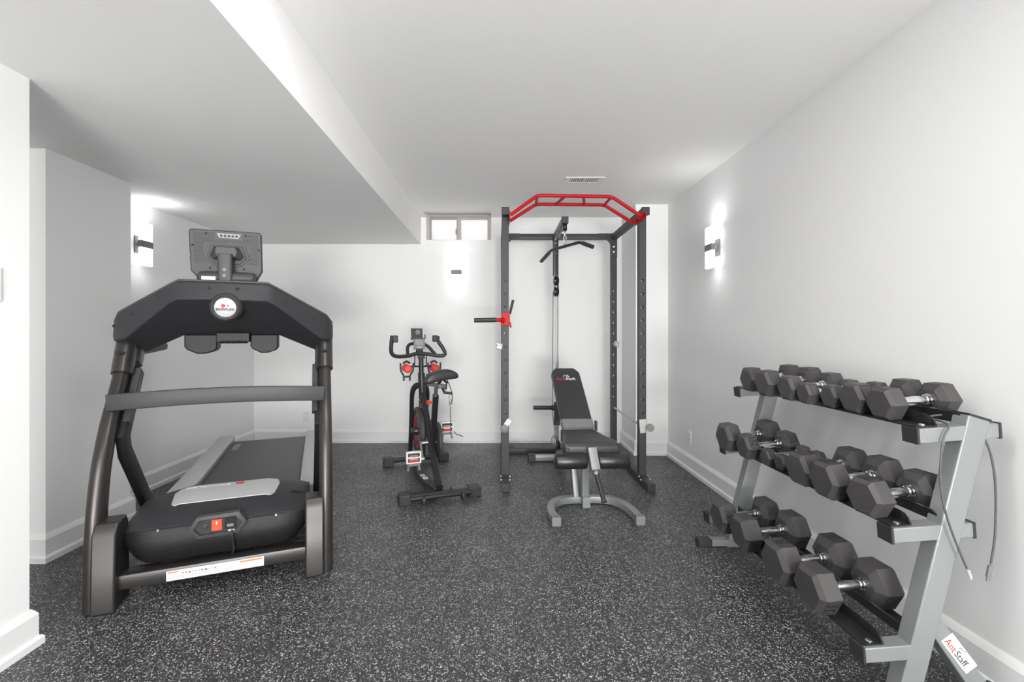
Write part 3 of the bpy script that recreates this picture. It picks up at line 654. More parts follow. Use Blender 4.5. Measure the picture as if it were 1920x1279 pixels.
MB().tube(smoothpath(pth, 5), .0032, 8, up=(.3, 1, .1)).build('cord', 'cable', CC, world=True)
MB().tube([(1.472, 1.425, .449), (1.481, 1.425, .424)], .0055, 10).tube([(1.481, 1.425, .424), (1.483, 1.425, .417)], .0035, 8).build('plug', 'lightgrey', CC, world=True)
MB().bar((1.571, 1.45, .448), (1.564, 1.45, .412), .013, .007, up=(0,1,0)).bar((1.564, 1.45, .412), (1.562, 1.45, .398), .010, .004, up=(0,1,0)).build('plug', 'pad', CC, world=True)
# ------------------------------------------------------------------ treadmill
TR = thing('treadmill', 'large dark grey treadmill seen from its motor end, deck pointing to the back wall', 'treadmill', (-1.29, 2.095, 0), R(21.5))
# uprights: (t, z) centre line
UP = [(.045, 0), (.050, .15), (.058, .30), (.075, .44), (.115, .60), (.185, .75), (.262, .87), (.345, 1.00), (.385, 1.06)]
for sx in (-1, 1):
    path = smoothpath([(sx*.468, t, z) for t, z in UP], 4)
    u_ = MB(); rings = []
    for i, p in enumerate(path):
        z = p.z; dep = .055 - .016*min(1, max(0, z-.3)/.6)
        wd_ = .034 - .004*min(1, z)
        t_ = (path[min(i+1, len(path)-1)] - path[max(i-1, 0)]).normalized(); n_ = Vector((0, t_.z, -t_.y))
        ring = []
        for k in range(20):
            a = 2*math.pi*k/20; c, s = math.cos(a), math.sin(a)
            e = .72; ring.append(p + Vector((math.copysign(abs(c)**e, c)*wd_, 0, 0)) + n_*math.copysign(abs(s)**e, s)*dep)
        rings.append(ring)
    u_.loft(rings).build('upright', 'gun', TR, ang=50)
    # boot
    x0, x1 = sx*.458, sx*.372
    prof = [(-.035, .0), (-.022, .325), (.012, .372), (.10, .375), (.125, .34), (.145, .0)]
    MB().prism(prof, 0, x0, x1).build('boot_cover', 'gun', TR, bevel=.008, seg=3)
    # collar under the console
    MB().sweep([(sx*.465, .335, .985), (sx*.465, .40, 1.135)], [(.044*math.cos(a), .056*math.sin(a)) for a in [2*math.pi*k/20 for k in range(20)]], (0, 1, 0)).sweep([(sx*.445, .42, 1.03), (sx*.445, .47, 1.12)], rprof(.06, .07, .01), (0, 1, 0)).box((sx*.465-.018, .302, 1.090), (sx*.465+.018, .318, 1.097), 'hole').build('collar', 'gun', TR, ang=50)
    # inner diagonal strut (behind the upright, running down to the deck)
    MB().sweep([(sx*.43, .43, 1.00), (sx*.43, .235, .70), (sx*.43, .26, .62), (sx*.42, .60, .20)], rprof(.035, .085, .006), (0, 1, 0)).build('lift_strut', 'shelldark', TR, bevel=.002)
    MB().sweep([(sx*.415, .395, 1.00), (sx*.415, .24, .76)], rprof(.03, .045, .006), (0, 1, 0)).build('strut_cover', 'shell2', TR)
    # hand rails going back toward the runner
    MB().sweep(rounded([(sx*.445, .44, 1.10), (sx*.445, .62, 1.10), (sx*.435, .84, 1.11)], .05), rprof(.055, .045, .015), (0, 0, 1)).build('handrail', 'shell2', TR)
b_ = MB().bar((-.375, .05, .103), (.375, .05, .103), .075, .064)
b_.build('base_crossbar', 'gun', TR)
st_ = MB().box((-.200, .0105, .078), (.190, .0118, .122), 'white')
for i in range(20):
    x = -.19 + i*.0125
    if 3 < i < 15: st_.box((x, .0100, .104 + random.uniform(-.002, .002)), (x+random.uniform(.006, .011), .0106, .108), 'darkmark' if i in (5, 6, 8, 10, 11) else 'pad')
    st_.box((x, .0100, .088), (x+.009, .0106, .0895), 'pad'); st_.box((x, .0100, .094), (x+.010, .0106, .0955), 'pad')
st_.box((-.195, .0100, .112), (-.155, .0106, .118), 'orange').box((.09, .0100, .110), (.185, .0106, .117), 'orange')
st_.build('warning_sticker', 'white', TR, smooth=False)
MB().tube([(-.36, .10, .12), (-.30, .16, .10), (-.2, .2, .11), (0, .14, .12)], .008, 8).build('lift_linkage', 'black', TR)
# middle cross handle: slightly arched flat bar
mh = []
for i in range(17):
    a = -1 + i/8; x = a*.466 - .008; zc = .866 + .018*(1-a*a) 
    y = .188 - .030*(1-a**4)
    mh.append((x, y, zc))
MB().sweep(mh, rprof(.016, .078, .006), (0, 0, 1)).build('cross_handle', 'shell2', TR, ang=50)
# deck
for x0, x1, nm in ((-.385, -.262, 'L'), (.325, .447, 'R')):
    dr = MB().prism([(x0, .215), (x1, .215), (x1, .262), (x1-.006, .270), (x0+.012, .270), (x0, .262)], 1, .56, 2.22).build('foot_rail', 'lightgrey', TR)
    MB().prism([(x0+.008, .105), (x1-.008, .105), (x1-.008, .215), (x0+.008, .215)], 1, .56, 2.19).box((x0+.004, 2.20, .12), (x1-.004, 2.235, .266)).build('rail_skirt', 'shell', TR, bevel=.004)
    MB().lathe(((x0+x1)/2, 2.05, .052), (1, 0, 0), [(-.025, .040), (-.022, .052), (.022, .052), (.025, .040)], 20).build('rear_foot', 'cap', TR)
blt = MB().sweep([(.032, .50, .236), (.032, 2.12, .236), (.032, 2.155, .222), (.032, 2.16, .195), (.032, 2.14, .175), (.032, .50, .175)], rprof(.578, .004, .001), (0, 0, 1))
blt = blt.build('running_belt', 'belt', TR, ang=60)
mk = MB()
for i in range(5):
    y = 1.80 + i*.045
    for k, (dx, dy) in enumerate(((0, 0), (.022, .012))):
        mk.bar((-.225+dx, y+dy, .2387), (-.225+dx+.022, y+dy+.012+ (.0 if k == 0 else -.006), .2387), .009, .0006)
mk.build('belt_marks', 'whitemark', blt)
MB().box((-.262, .55, .18), (.325, 2.13, .228)).build('deck_board', 'shell', TR)
MB().lathe((-.25, 2.14, .205), (1, 0, 0), [(0, .022), (.56, .022)], 14).build('rear_roller', 'black', TR)
# motor hood
def hood_profile(k):      # k: 0 centre .. 1 end
    c = [(.120, .125), (.062, .150), (.036, .200), (.034, .255), (.050, .305), (.060, .312), (.140, .372), (.300, .388), (.400, .384), (.495, .362), (.540, .290), (.545, .16), (.30, .12)]
    e = [(.200, .225), (.130, .235), (.090, .250), (.080, .268), (.084, .292), (.092, .298), (.190, .318), (.300, .330), (.400, .332), (.450, .318), (.500, .280), (.500, .23), (.35, .22)]
    return [(a[0]*(1-k)+b[0]*k, a[1]*(1-k)+b[1]*k) for a, b in zip(c, e)]
hd_ = MB(); rings = []
for x in (-.385, -.378, -.36, -.33, -.29, -.25, -.18, 0, .18, .25, .29, .33, .36, .378, .385):
    a = abs(x); k = 0 if a <= .18 else ((a-.18)/.205)
    kb = 0 if a <= .25 else min(1, ((a-.25)/.135))**2.6
    pr = hood_profile(0); en = hood_profile(1); ring = []
    for i, (p, q) in enumerate(zip(pr, en)):
        kk = kb if i < 4 or i > 10 else (k*.85+kb*.15 if i > 5 else kb)
        ring.append(Vector((x+.0, p[0]*(1-kk)+q[0]*kk, p[1]*(1-kk)+q[1]*kk)))
    rings.append(ring)
hd_.loft(rings); dk = hd_.mid('shelldark')
nr = len(rings[0])
for q in range(len(hd_.f)):
    j = q % nr
    if q < (len(rings)-1)*nr and (j <= 3 or j >= 11): hd_.mi[q] = dk
HD = hd_.build('motor_hood', 'shell', TR, bevel=.004, seg=2, ang=32)
# seam groove along the hood break line
gv = MB().sweep([(-.355, .066, .300), (-.25, .044, .303), (-.115, .044, .303)], rprof(.003, .004, .001)).sweep([(.115, .044, .303), (.25, .044, .303), (.355, .066, .300)], rprof(.003, .004, .001))
for x in (-.24, .24): gv.lathe((x, .043, .300), (0, -1, 0), [(0, .006), (.003, .005)], 10, 'chrome')
gv.build('seam', 'hole', HD)
# silver cover panel on the hood
def hz(y):
    pts = [(.140, .372), (.300, .388), (.400, .384)]
    for (a, b), (c, d) in zip(pts, pts[1:]):
        if y <= c: return b + (d-b)*(y-a)/(c-a)
    return .384
pl = MB(); rr = []
for y, hw in ((.148, .205), (.175, .222), (.30, .238), (.372, .225)):
    rr.append([(-hw, y, hz(y)+.0002 - max(0, hw-.18)*.14), (-.18, y, hz(y)+.004), (.18, y, hz(y)+.004), (hw, y, hz(y)+.0002 - max(0, hw-.18)*.14), (hw, y, hz(y)-.016), (-hw, y, hz(y)-.016)])
pl.loft(rr)
mt = Matrix.Translation((0, .335, .3912)) @ Matrix.Rotation(R(180), 4, 'Z')
pl.text('BOWFLEX', .034, mt @ Matrix.Translation((.098, .0, 0)), 'whitemark', .0005, sx=1.3)
pl.lathe((.045, .335, .3905), (0, 0, 1), [(0, .022), (.0012, .022)], 20, 'redmark')
pl.build('hood_panel', 'lightgrey', HD, ang=30)
vs_ = MB()
for i in range(6): vs_.bar((.300+i*.010, .20+i*.004, .352-i*.004), (.308+i*.010, .225+i*.002, .354-i*.004), .006, .004)
vs_.build('vent_slots', 'hole', HD)
# switch bezel
hexo = [(-.118, .290), (-.085, .345), (.085, .350), (.118, .300), (.085, .250), (-.085, .245)]
hexi = [(-.098, .292), (-.072, .330), (.070, .333), (.097, .302), (.070, .264), (-.072, .260)]
sb = MB(); sb.loft([[(x, .045, z) for x, z in hexo], [(x, .014, z) for x, z in hexo], [(x, .010, z) for x, z in hexi], [(x, .024, z) for x, z in hexi]], caps=False)
SBZ = sb.build('switch_bezel', 'shell2', HD, bevel=.0015)
MB().add([(x, .024, z) for x, z in hexi] + [(x, .030, z) for x, z in hexi], [(0,1,2,3,4,5)] + [(i, (i+1)%6, 6+(i+1)%6, 6+i) for i in range(6)]).build('switch_plate', 'shell', SBZ, smooth=False)
MB().box((-.026, .016, .274), (.014, .024, .322)).box((-.008, .0152, .302), (-.004, .016, .316), 'whitemark').build('power_switch', 'redglow', SBZ, bevel=.002)['label'] = 'lit red rocker switch'
MB().box((.026, .019, .272), (.072, .0235, .324), 'hole').box((.020, .018, .268), (.078, .021, .272)).box((.036, .015, .285), (.062, .020, .297), 'pad').box((.040, .016, .262), (.066, .022, .270), 'lightgrey').build('power_socket', 'cap', SBZ, smooth=False)
MB().lathe((-.052, .024, .296), (0, -1, 0), [(0, .012), (.004, .012), (.005, .008), (.008, .007)], 16).build('breaker_button', 'cap', SBZ)
MB().tube(smoothpath([(.056, .018, .266), (.06, .0, .235), (.062, .03, .175), (.05, .06, .14)], 4), .005, 8).build('power_cord', 'cap', SBZ)
# console
def cons(a):
    b = abs(a)
    def lerp(tab):
        for (x0, *p), (x1, *q) in zip(tab, tab[1:]):
            if b <= x1:
                k = (b-x0)/(x1-x0); return tuple(u*(1-k)+v*k for u, v in zip(p, q))
        return tab[-1][1:]
    k = b
    P1 = lerp([(0, .145, 1.436), (.19, .150, 1.434), (.225, .165, 1.418), (.47, .30, 1.285), (.495, .335, 1.262), (.510, .37, 1.235)])
    P2 = lerp([(0, .125, 1.352), (.18, .130, 1.352), (.215, .145, 1.340), (.44, .29, 1.160), (.495, .325, 1.150), (.510, .36, 1.170)])
    P3 = lerp([(0, .415, 1.178), (.22, .42, 1.178), (.42, .50, 1.085), (.48, .51, 1.085), (.495, .50, 1.11), (.510, .47, 1.14)])
    P4 = lerp([(0, .44, 1.215), (.22, .45, 1.215), (.42, .56, 1.12), (.48, .56, 1.12), (.510, .50, 1.16)])
    P5 = lerp([(0, .20, 1.455), (.19, .20, 1.453), (.47, .36, 1.300), (.495, .38, 1.275), (.510, .40, 1.235)])
    return [P1, P2, P3, P4, P5]
cm = MB(); rings = []
for a in (-.510, -.503, -.495, -.47, -.44, -.42, -.33, -.225, -.19, 0, .19, .225, .33, .42, .44, .47, .495, .503, .510):
    rings.append([(a, p[0], p[1]) for p in cons(a)])
cm.loft(rings)
CO = cm.build('console', 'shell', TR, bevel=.006, seg=3, ang=32)
rim = MB()
rp = []
for i in range(33):
    a = -.505 + i*.0315625; p = cons(a); rp.append((a, p[0][0]*.6+p[4][0]*.4 - .004, p[0][1]*.6+p[4][1]*.4+.001))
rim.sweep(rp, rprof(.010, .010, .003), (0, 0, 1)).build('console_rim', 'shell2', CO)
sc_ = MB()
for a, q in ((-.06, .35), (.06, .35), (-.27, .35), (-.40, .35), (.27, .35), (.40, .35), (-.495, .35)):
    p = cons(a); y = p[0][0]*(1-q)+p[1][0]*q; z = p[0][1]*(1-q)+p[1][1]*q
    sc_.lathe((a, y+.002, z), (0, -1, .2), [(0, .008), (.0045, .008), (.0048, .003)], 12)
sc_.build('screw_hole', 'hole', CO)
# badge
bd = MB().lathe((.011, .165, 1.318), (0, -1, -.12), [(-.02, .074), (.030, .070), (.048, .062), (.052, .058), (.046, .050), (.044, .048)], 32)
BD = bd.build('badge_housing', 'shell2', CO, ang=40)
Mb = Matrix.Translation((.011, .1175, 1.3125)) @ Matrix.Rotation(R(90-6.8), 4, 'X')
bg = MB().lathe((.011, .130, 1.3135), (0, -1, -.12), [(-.01, .047), (.009, .047), (.0115, .043)], 28)
bg.text('BOWFLEX', .017, Mb @ Matrix.Translation((0, -.010, .0012)), 'darkmark', .0006, bold=.0003)
bg.lathe(Mb @ Vector((-.008, .008, 0)), (0, -1, -.12), [(0, .010), (.0015, .010)], 16, 'redmark').lathe(Mb @ Vector((.012, .009, 0)), (0, -1, -.12), [(0, .005), (.0015, .005)], 12, 'redmark')
bg.build('badge', 'lightgrey', CO, ang=40)
# cup holders, vent under the console
for a0, a1 in ((-.222, -.072), (.085, .222)):
    w = a1-a0
    poly = [(a0, 1.18), (a0, 1.115), (a0+.012, 1.100), (a0+w*.38, 1.078), (a0+w*.62, 1.078), (a1-.012, 1.092), (a1, 1.11), (a1, 1.18)]
    MB().prism(poly, 1, .395, .50).build('cup_holder', 'shelldark', CO, bevel=.006, seg=3)
vt = MB().box((-.07, .36, 1.14), (.085, .46, 1.19))
for i in range(12): vt.box((-.052+i*.0105, .357, 1.132), (-.046+i*.0105, .44, 1.150), 'hole')
vt.build('air_vent', 'shelldark', CO, bevel=.003)
# neck, tablet
nk = MB().sweep([(-.004, .225, 1.42), (-.004, .215, 1.50), (-.004, .215, 1.585)], rprof(.066, .05, .012, 3), (0, 1, 0))
for z in (1.475, 1.505): nk.lathe((-.004, .190, z), (0, -1, 0), [(0, .009), (.003, .009), (.004, .006), (.002, .003)], 14, 'midgrey')
nk.build('screen_neck', 'shell2', TR, ang=40, bevel=.002)
tl = [(-.158, 1.709), (.146, 1.711), (.155, 1.702), (.157, 1.514), (.118, 1.440), (-.110, 1.440), (-.166, 1.504), (-.168, 1.700)]
Sh = Matrix.Identity(4); Sh[1][2] = -.16     # leans toward the camera at the top
TB = MB().prism(tl, 1, .262, .300); TB.xf(Matrix.Translation((0, .16*1.55, 0)) @ Sh)
TS = TB.build('touch_screen', 'shell2', TR, bevel=.006, seg=3)
def scr(x, z, y=0): return Vector((x, .262 + y - .16*(z-1.55), z))
pf = MB()
for i in range(40):
    for j in range(26):
        x = -.146 + i*.0075 + (.00375 if j % 2 else 0); z = 1.540 + j*.0064
        if z > 1.697 or x > .142: continue
        if abs(x+.004) < .104 - max(0, (1.60-z))*.2 and z < 1.645: continue
        if abs(x-.008) < .062 and z > 1.668: continue
        if x < -.146 + .0 or z < 1.545 + 0: continue
        c = scr(x, z, -.0006); r_ = .0019
        pf.add([c + Vector((r_*math.cos(R(60*k)), 0, r_*math.sin(R(60*k)))) for k in range(6)], [(0,1,2,3,4,5)])
pf.build('perforation', 'hole', TS, smooth=False)
bp_ = MB(); hx = [(-.046, 1.694), (.062, 1.694), (.050, 1.672), (-.036, 1.672)]
bp_.loft([[scr(x, z, .0) for x, z in hx], [scr(x, z, -.0015) for x, z in hx]])
for i in range(5): bp_.lathe(scr(-.026+i*.0170, 1.683, -.0015), (0, -1, 0), [(0, .0068), (.0015, .0060)], 14, 'cap')
bp_.build('button_strip', 'midgrey', TS)
for hxs, y0_, y1_, mm, nm in (([(-.085, 1.640), (.080, 1.640), (.100, 1.572), (.060, 1.532), (-.065, 1.532), (-.105, 1.572)], 0, -.006, 'shell2', 'mount_ring'),
                          ([(-.075, 1.634), (.070, 1.634), (.088, 1.574), (.054, 1.540), (-.058, 1.540), (-.092, 1.574)], -.002, -.010, 'shell', 'mount_plate')):
    q = MB(); q.loft([[scr(x, z, y0_) for x, z in hxs], [scr(x, z, y1_) for x, z in hxs]]); q.build(nm, mm, TS, bevel=.0015)
q = MB(); h0 = [(-.060, 1.628), (.052, 1.628), (.078, 1.580), (.060, 1.560), (-.064, 1.560), (-.080, 1.580)]; h1 = [(-.045, 1.622), (.038, 1.622), (.048, 1.600), (.040, 1.575), (-.046, 1.575), (-.050, 1.600)]
q.loft([[scr(x, z, -.008) for x, z in h0], [scr(x, z, -.040) for x, z in h1]]); q.build('mount_housing', 'shell2', TS, bevel=.003)
MB().box((-.172, .262, 1.570), (-.150, .290, 1.590)).build('side_tab', 'midgrey', TS, bevel=.002)
sch = MB()
for x, z in ((-.092, 1.690), (.062+.02, 1.690), (.142, 1.62), (-.152, 1.63), (-.08, 1.520), (.072, 1.520)): sch.lathe(scr(x, z, .001), (0, -1, 0), [(0, .0055), (.0022, .0055)], 12)
sch.build('screw_hole', 'hole', TS)
MB().lathe((-.130, .235, 1.468), (1, 0, 0), [(0, .012), (.012, .028), (.03, .032), (.23, .032), (.248, .028), (.26, .012)], 24).box((-.105, .202, 1.448), (-.045, .206, 1.470), 'white').build('speaker_bar', 'shell2', TR, ang=40)
# ------------------------------------------------------------------ spin bike
BI = thing('spin_bike', 'black indoor spin bike with red flywheel trim and white pedals by the back wall', 'exercise bike', (-.411, 3.25, 0), R(20))
def stab(y, name, lev):
    s = MB().sweep([(-.24, y, .046), (.24, y, .046)], rprof(.075, .040, .012, 3)).build(name, 'black', BI)
    for x in (-.25, .25): MB().box((x-.045, y-.048, .0), (x+.045, y+.045, .072)).build('foot_cap', 'cap', s, bevel=.006)
    if lev:
        MB().tube([(-.22, y-.055, .045), (.22, y-.055, .045)], .017, 14).build('roller_bar', 'black', s)
        for x in (-.13, .15): MB().lathe((x, y-.060, .030), (1, 0, 0), [(-.012, .022), (-.008, .030), (.008, .030), (.012, .022)], 16).lathe((x, y-.075, .06), (0, 0, -1), [(0, .010), (.05, .010)], 10).build('leveling_foot', 'cap', s)
        MB().lathe((.08, y, .066), (0, 0, 1), [(0, .010), (.012, .010), (.014, .005)], 12).build('bolt', 'cap', s)
stab(0, 'rear_stabilizer', True); stab(.972, 'front_stabilizer', False)
sp = MB().sweep([(.0, .02, .07), (.012, .22, .175), (.020, .42, .30), (.005, .70, .665)], rprof(.048, .062, .012, 3)); sp.build('main_frame_tube', 'black', BI)
bs = MB().sweep([(-.005, .03, .06), (-.035, .22, .052), (-.055, .42, .05), (-.01, .95, .05)], rprof(.06, .035, .006))
bs.box((-.068, .265, .0690), (-.030, .325, .0698), 'white').box((-.074, .345, .0682), (-.038, .400, .0692), 'white'); bs.build('base_beam', 'steel', BI)
stt = MB().sweep([(.034, .42, .30), (.023, .25, .71)], rprof(.044, .050, .014, 3), (0, 1, 0)).build('seat_tube', 'black', BI)
MB().tube([(.024, .262, .68), (.021, .225, .80)], .0155, 14).build('seat_post', 'chrome', stt)
MB().lathe((.0, .275, .655), (-1, -.2, 0), [(0, .010), (.02, .010), (.022, .018), (.04, .018), (.042, .012)], 14).build('adjust_knob', 'redplastic', stt)
MB().sweep([(-.02, .30, .792), (.07, .14, .790)], rprof(.045, .025, .005)).box((.025, .15, .77), (.085, .19, .80)).build('seat_slider', 'midgrey', BI, bevel=.003)
MB().tube([(.03, .20, .795), (.045, .16, .84)], .012).tube([(.06, .20, .84), (.075, .10, .82), (.065, .10, .77)], .008, 10).build('saddle_clamp', 'cap', BI)
MB().tube([(.05, .17, .79), (.06, .12, .745), (.12, .12, .735)], .010, 10).build('seat_lever', 'cap', BI)
sd = MB(); rings = []
A0 = Vector((.034, .055, .872)); A1 = Vector((-.020, .340, .862)); ax = (A1-A0); Ls = ax.length; ax.normalize()
side = Vector((ax.y, -ax.x, 0)).normalized(); side = (side + Vector((0, 0, .13))).normalized(); upv = side.cross(ax).normalized()
for s_, hw, th, dz in ((0, .075, .040, .0), (.02, .112, .062, .004), (.06, .132, .076, .008), (.16, .138, .084, .008), (.28, .120, .078, .004), (.42, .076, .064, 0), (.55, .046, .050, -.004), (.78, .032, .046, -.004), (.94, .026, .036, -.006), (1, .014, .02, -.010)):
    c = A0 + ax*Ls*s_ + upv*dz; ring = []
    for k in range(20):
        a = 2*math.pi*k/20; cc, ss = math.cos(a), math.sin(a)
        uu = math.copysign(abs(cc)**.75, cc)*hw; ww = math.copysign(abs(ss)**.8, ss)*th/2
        ww -= .16*uu*uu/.12*1.2
        ring.append(c + side*uu + upv*ww)
    rings.append(ring)
SD = sd.loft(rings).build('saddle', 'vinyl', BI, ang=60)
# fork around the flywheel
for sx, top in ((-1, [(-.010, .735, .735), (-.045, .755, .725), (-.068, .79, .66)]), (1, [(.010, .735, .735), (.045, .755, .715), (.066, .79, .64)])):
    MB().tube(smoothpath(top + [(sx*.062, .86, .45), (sx*.058, .965, .06)], 4), .020, 14, ry=.026).build('fork_leg', 'black', BI)
MB().tube([(.004, .69, .62), (.002, .735, .84)], .030, 16).build('head_tube', 'black', BI)
MB().tube([(.002, .735, .80), (.004, .765, 1.0)], .021, 14).box((-.026, .735, .965), (.034, .775, .992)).build('handlebar_post', 'black', BI)
FW = MB().lathe((-.030, .69, .352), (1, 0, 0), [(-.018, .150), (-.020, .198), (-.012, .203), (.012, .203), (.020, .198), (.018, .150), (-.018, .150)], 48, caps=False)
FW = FW.build('flywheel', 'steel', BI, ang=30)
MB().lathe((-.030, .69, .352), (1, 0, 0), [(-.014, .151), (-.014, .120), (.014, .120), (.014, .151)], 40, caps=False).build('flywheel_trim', 'redmark', FW)
MB().lathe((-.030, .69, .352), (1, 0, 0), [(-.045, .016), (-.04, .028), (-.012, .034), (-.010, .122), (.010, .122), (.012, .034), (.06, .02)], 32).build('flywheel_hub', 'black', FW)
MB().lathe((-.070, .80, .352), (0, -1, 0), [(0, .012), (.10, .012)], 10).lathe((-.075, .69, .352), (1, 0, 0), [(-.02, .015), (.05, .013)], 12).build('axle_bracket', 'cap', FW)
# chain guard
pg = []
for i in range(16):
    a = R(80 + 200*i/15); pg.append((.44 + .148*math.cos(a)*1.0, .318 + .148*math.sin(a)))
for i in range(9):
    a = R(-80 + 160*i/8); pg.append((.70 + .085*math.cos(a), .352 + .085*math.sin(a)))
cg = MB(); c0_ = (.53, .33)
def shr(p, k): return (c0_[0]+(p[0]-c0_[0])*k, c0_[1]+(p[1]-c0_[1])*k)
cg.loft([[(.060, *shr(p, .94)) for p in pg], [(.066, *p) for p in pg], [(.088, *p) for p in pg], [(.098, *shr(p, .9)) for p in pg]])
cg.build('chain_guard', 'steel', BI, ang=35)
MB().lathe((-.06, .42, .31), (1, 0, 0), [(0, .016), (.185, .016)], 16).build('bottom_bracket', 'chrome', BI)
def pedal(c, axis_x, name='pedal'):
    x, y, z = c
    p = MB().box((x-.052, y-.012, z-.040), (x+.052, y-.006, z+.040)).box((x-.056, y-.010, z-.044), (x-.044, y+.020, z+.044)).box((x+.044, y-.010, z-.044), (x+.056, y+.020, z+.044)).box((x-.05, y-.01, z+.034), (x+.05, y+.02, z+.044)).box((x-.05, y-.01, z-.044), (x+.05, y+.02, z-.034))
    p.box((x-.044, y-.0128, z+.006), (x+.044, y-.0118, z+.034), 'cap').box((x-.044, y-.0128, z-.034), (x+.044, y-.0118, z-.004), 'cap').box((x-.036, y-.0145, z-.030), (x+.036, y-.0126, z-.014), 'redmark').box((x-.030, y-.0145, z-.012), (x+.030, y-.0126, z-.007)).box((x-.030, y-.0145, z+.012), (x+.030, y-.0126, z+.017), 'lightgrey')
    P = p.build('pedal', 'white', BI, bevel=.003)
    MB().bar((x-.035, y, z-.045), (x-.045, y-.02, z-.095), .018, .008).bar((x+.035, y, z-.045), (x+.040, y-.02, z-.095), .018, .008).box((x-.035, y-.01, z-.062), (x+.035, y+.012, z-.044)).build('toe_clip', 'midgrey', P, bevel=.002)
    MB().tube(smoothpath([(x+axis_x*.05, y, z-.03), (x+axis_x*.085, y, z-.07), (x+axis_x*.11, y, z-.075), (x+axis_x*.14, y, z-.095)], 4), .0035, 8).build('pedal_strap', 'cap', P)
    return P
pedal((-.152, .215, .258), -1); pedal((.200, .618, .382), 1)
MB().bar((-.062, .42, .31), (-.082, .225, .235), .016, .030).lathe((-.10, .222, .238), (1, 0, 0), [(0, .010), (.03, .012)], 12).build('crank_arm', 'brushed', BI, bevel=.002)
MB().bar((.118, .42, .31), (.130, .61, .375), .016, .030).lathe((.13, .612, .378), (1, 0, 0), [(0, .012), (.03, .010)], 12).build('crank_arm', 'brushed', BI, bevel=.002)
MB().box((-.028, .66, .56), (.005, .70, .61)).tube([(-.01, .65, .60), (-.035, .60, .66)], .012).build('brake_pad', 'steel', BI, bevel=.003)
# handlebar
hb_ = [(-.262, .60, 1.165), (-.268, .615, 1.09), (-.262, .635, 1.02), (-.215, .66, .992), (-.12, .71, .992), (-.03, .745, 1.010), (.05, .755, 1.006), (.12, .75, .992), (.190, .74, .988), (.212, .735, 1.010), (.190, .745, 1.06), (.160, .76, 1.11), (.152, .765, 1.160)]
HB = MB().tube(smoothpath(hb_, 5), .0165, 14).build('handlebar', 'cap', BI)
MB().tube(smoothpath([(-.115, .725, .995), (-.108, .79, 1.06), (-.075, .83, 1.09), (.0, .84, 1.095), (.07, .83, 1.075), (.13, .77, 1.0)], 5), .0145, 12).build('aero_bar', 'cap', HB)
for x, y, s_ in ((-.262, .60, 1), (.150, .765, -1)): MB().box((x, y-.02, 1.11), (x+s_*.045, y+.015, 1.168)).build('bar_end_pad', 'cap', HB, bevel=.008)
ds = MB().box((-.048, -.012, -.045), (.048, .012, .045)).box((-.032, -.0135, -.012), (.032, -.012, .036), 'screen').box((-.02, -.0135, -.034), (.02, -.012, -.024), 'lightgrey')
ds.xf(Matrix.Translation((-.005, .80, 1.090)) @ Matrix.Rotation(R(-14), 4, 'X')); ds.build('display', 'midgrey', BI, bevel=.005)
MB().box((-.03, .80, 1.0), (.03, .83, 1.055)).build('display_mount', 'cap', BI, bevel=.006)
md = MB().box((-.050, -.008, -.045), (.050, .006, .045)).lathe((.008, -.009, .010), (0, -1, 0), [(0, .022), (.001, .022), (.001, .019)], 24, 'pad')
md.box((-.055, -.02, -.055), (.055, .010, -.045)); md.xf(Matrix.Translation((-.018, .845, 1.183)) @ Matrix.Rotation(R(-12), 4, 'X')); md.build('media_holder', 'cap', BI, bevel=.003)
MB().tube(smoothpath([(.035, .84, 1.135), (.052, .83, 1.14), (.050, .83, 1.175)], 4), .005, 8).build('holder_hook', 'cap', BI)
MB().tube([(-.10, .80, .895), (.11, .80, .895)], .008, 10).tube([(-.045, .79, .99), (-.045, .80, .895)], .005, 8).tube([(.055, .78, .99), (.058, .80, .895)], .005, 8).build('holder_bar', 'cap', BI)
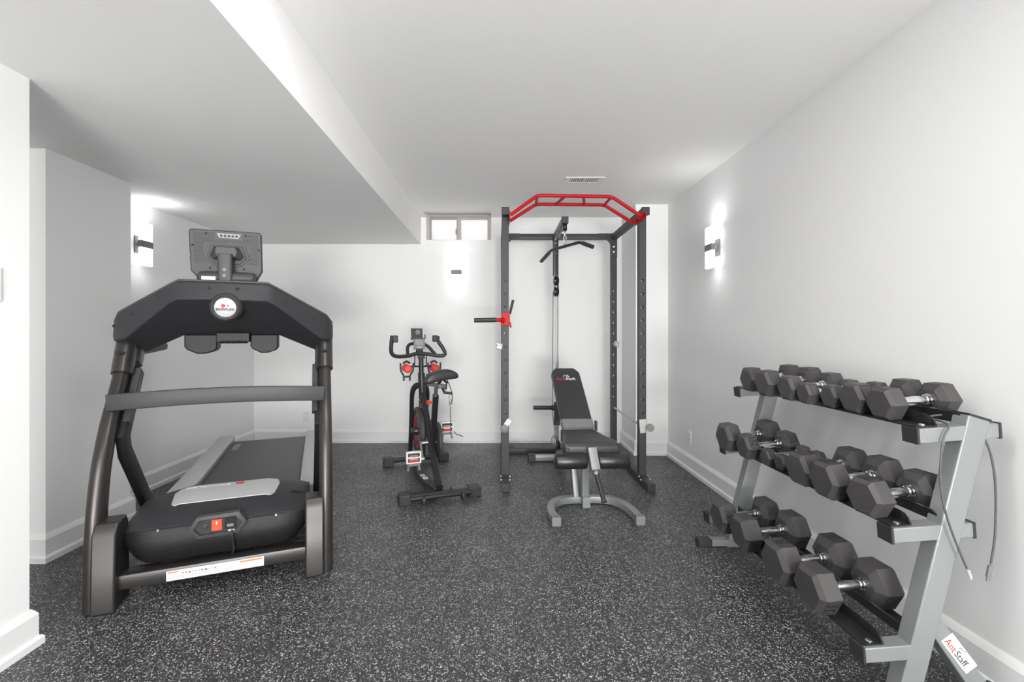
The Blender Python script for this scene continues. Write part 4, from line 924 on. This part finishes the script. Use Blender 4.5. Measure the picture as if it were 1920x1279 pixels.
for x, l in ((-.115, 'small red dumbbell in the left handlebar holder of the spin bike'), (.125, 'small red dumbbell in the right handlebar holder, partly behind the saddle')):
    z = .872 if x < 0 else .872
    hl_ = MB()
    for sx in (-1, 1): hl_.tube(smoothpath([(x+sx*.055, .78, z+.055), (x+sx*.052, .78, z-.01), (x+sx*.030, .785, z-.05), (x+sx*.026, .785, z-.10)], 4), .008, 10)
    hl_.tube(smoothpath([(x-.03, .80, z+.05), (x, .80, z+.068), (x+.03, .80, z+.05)], 4), .010, 10).box((x-.032, .778, z-.072), (x+.032, .80, z-.055)).build('dumbbell_holder', 'cap', BI, bevel=.002)
    # the little weights themselves (world placement through the bike's frame)
    Bm = Matrix.Translation((-.411, 3.25, 0)) @ Matrix.Rotation(R(20), 4, 'Z')
    sdb = thing('small_dumbbell', l, 'dumbbell', tuple(Bm @ Vector((x, .79, z))), R(20), 'small red dumbbells on the spin bike')
    for y0 in (-.05, .05):
        q = MB(); q.loft([[Vector((rr*math.cos(R(45*k)), y0+yy, .008+rr*math.sin(R(45*k)))) for k in range(8)] for yy, rr in ((-.030, .026), (-.020, .037), (.016, .037), (.026, .026))])
        q.build('weight_head', 'redplastic', sdb, bevel=.003, ang=30)
    MB().tube([(0, -.04, .008), (0, .04, .008)], .013, 12).build('handle', 'redplastic', sdb)
# resistance cable on seat
CB = thing('hanging_cable', 'thin black cable with a metal clip hanging below the bike saddle', 'cable', tuple(Matrix.Translation((-.411, 3.25, 0)) @ Matrix.Rotation(R(20), 4, 'Z') @ Vector((.10, .10, .74))), R(20))
MB().tube(smoothpath([(-.02, .02, .10), (.0, .01, .05), (.012, .0, .0), (.014, .0, -.05), (.006, .0, -.085)], 4), .0035, 8).tube(smoothpath([(-.008, .0, -.015), (-.008, 0, -.06), (.0, 0, -.085), (.001, .0, -.30)], 4), .0025, 8).build('cord', 'cap', CB)
MB().tube(smoothpath([(.0, 0, -.03), (-.009, 0, -.05), (-.006, 0, -.085), (.004, 0, -.09), (.008, 0, -.06), (.0, 0, -.03)], 4), .0025, 8).build('clip', 'chrome', CB)
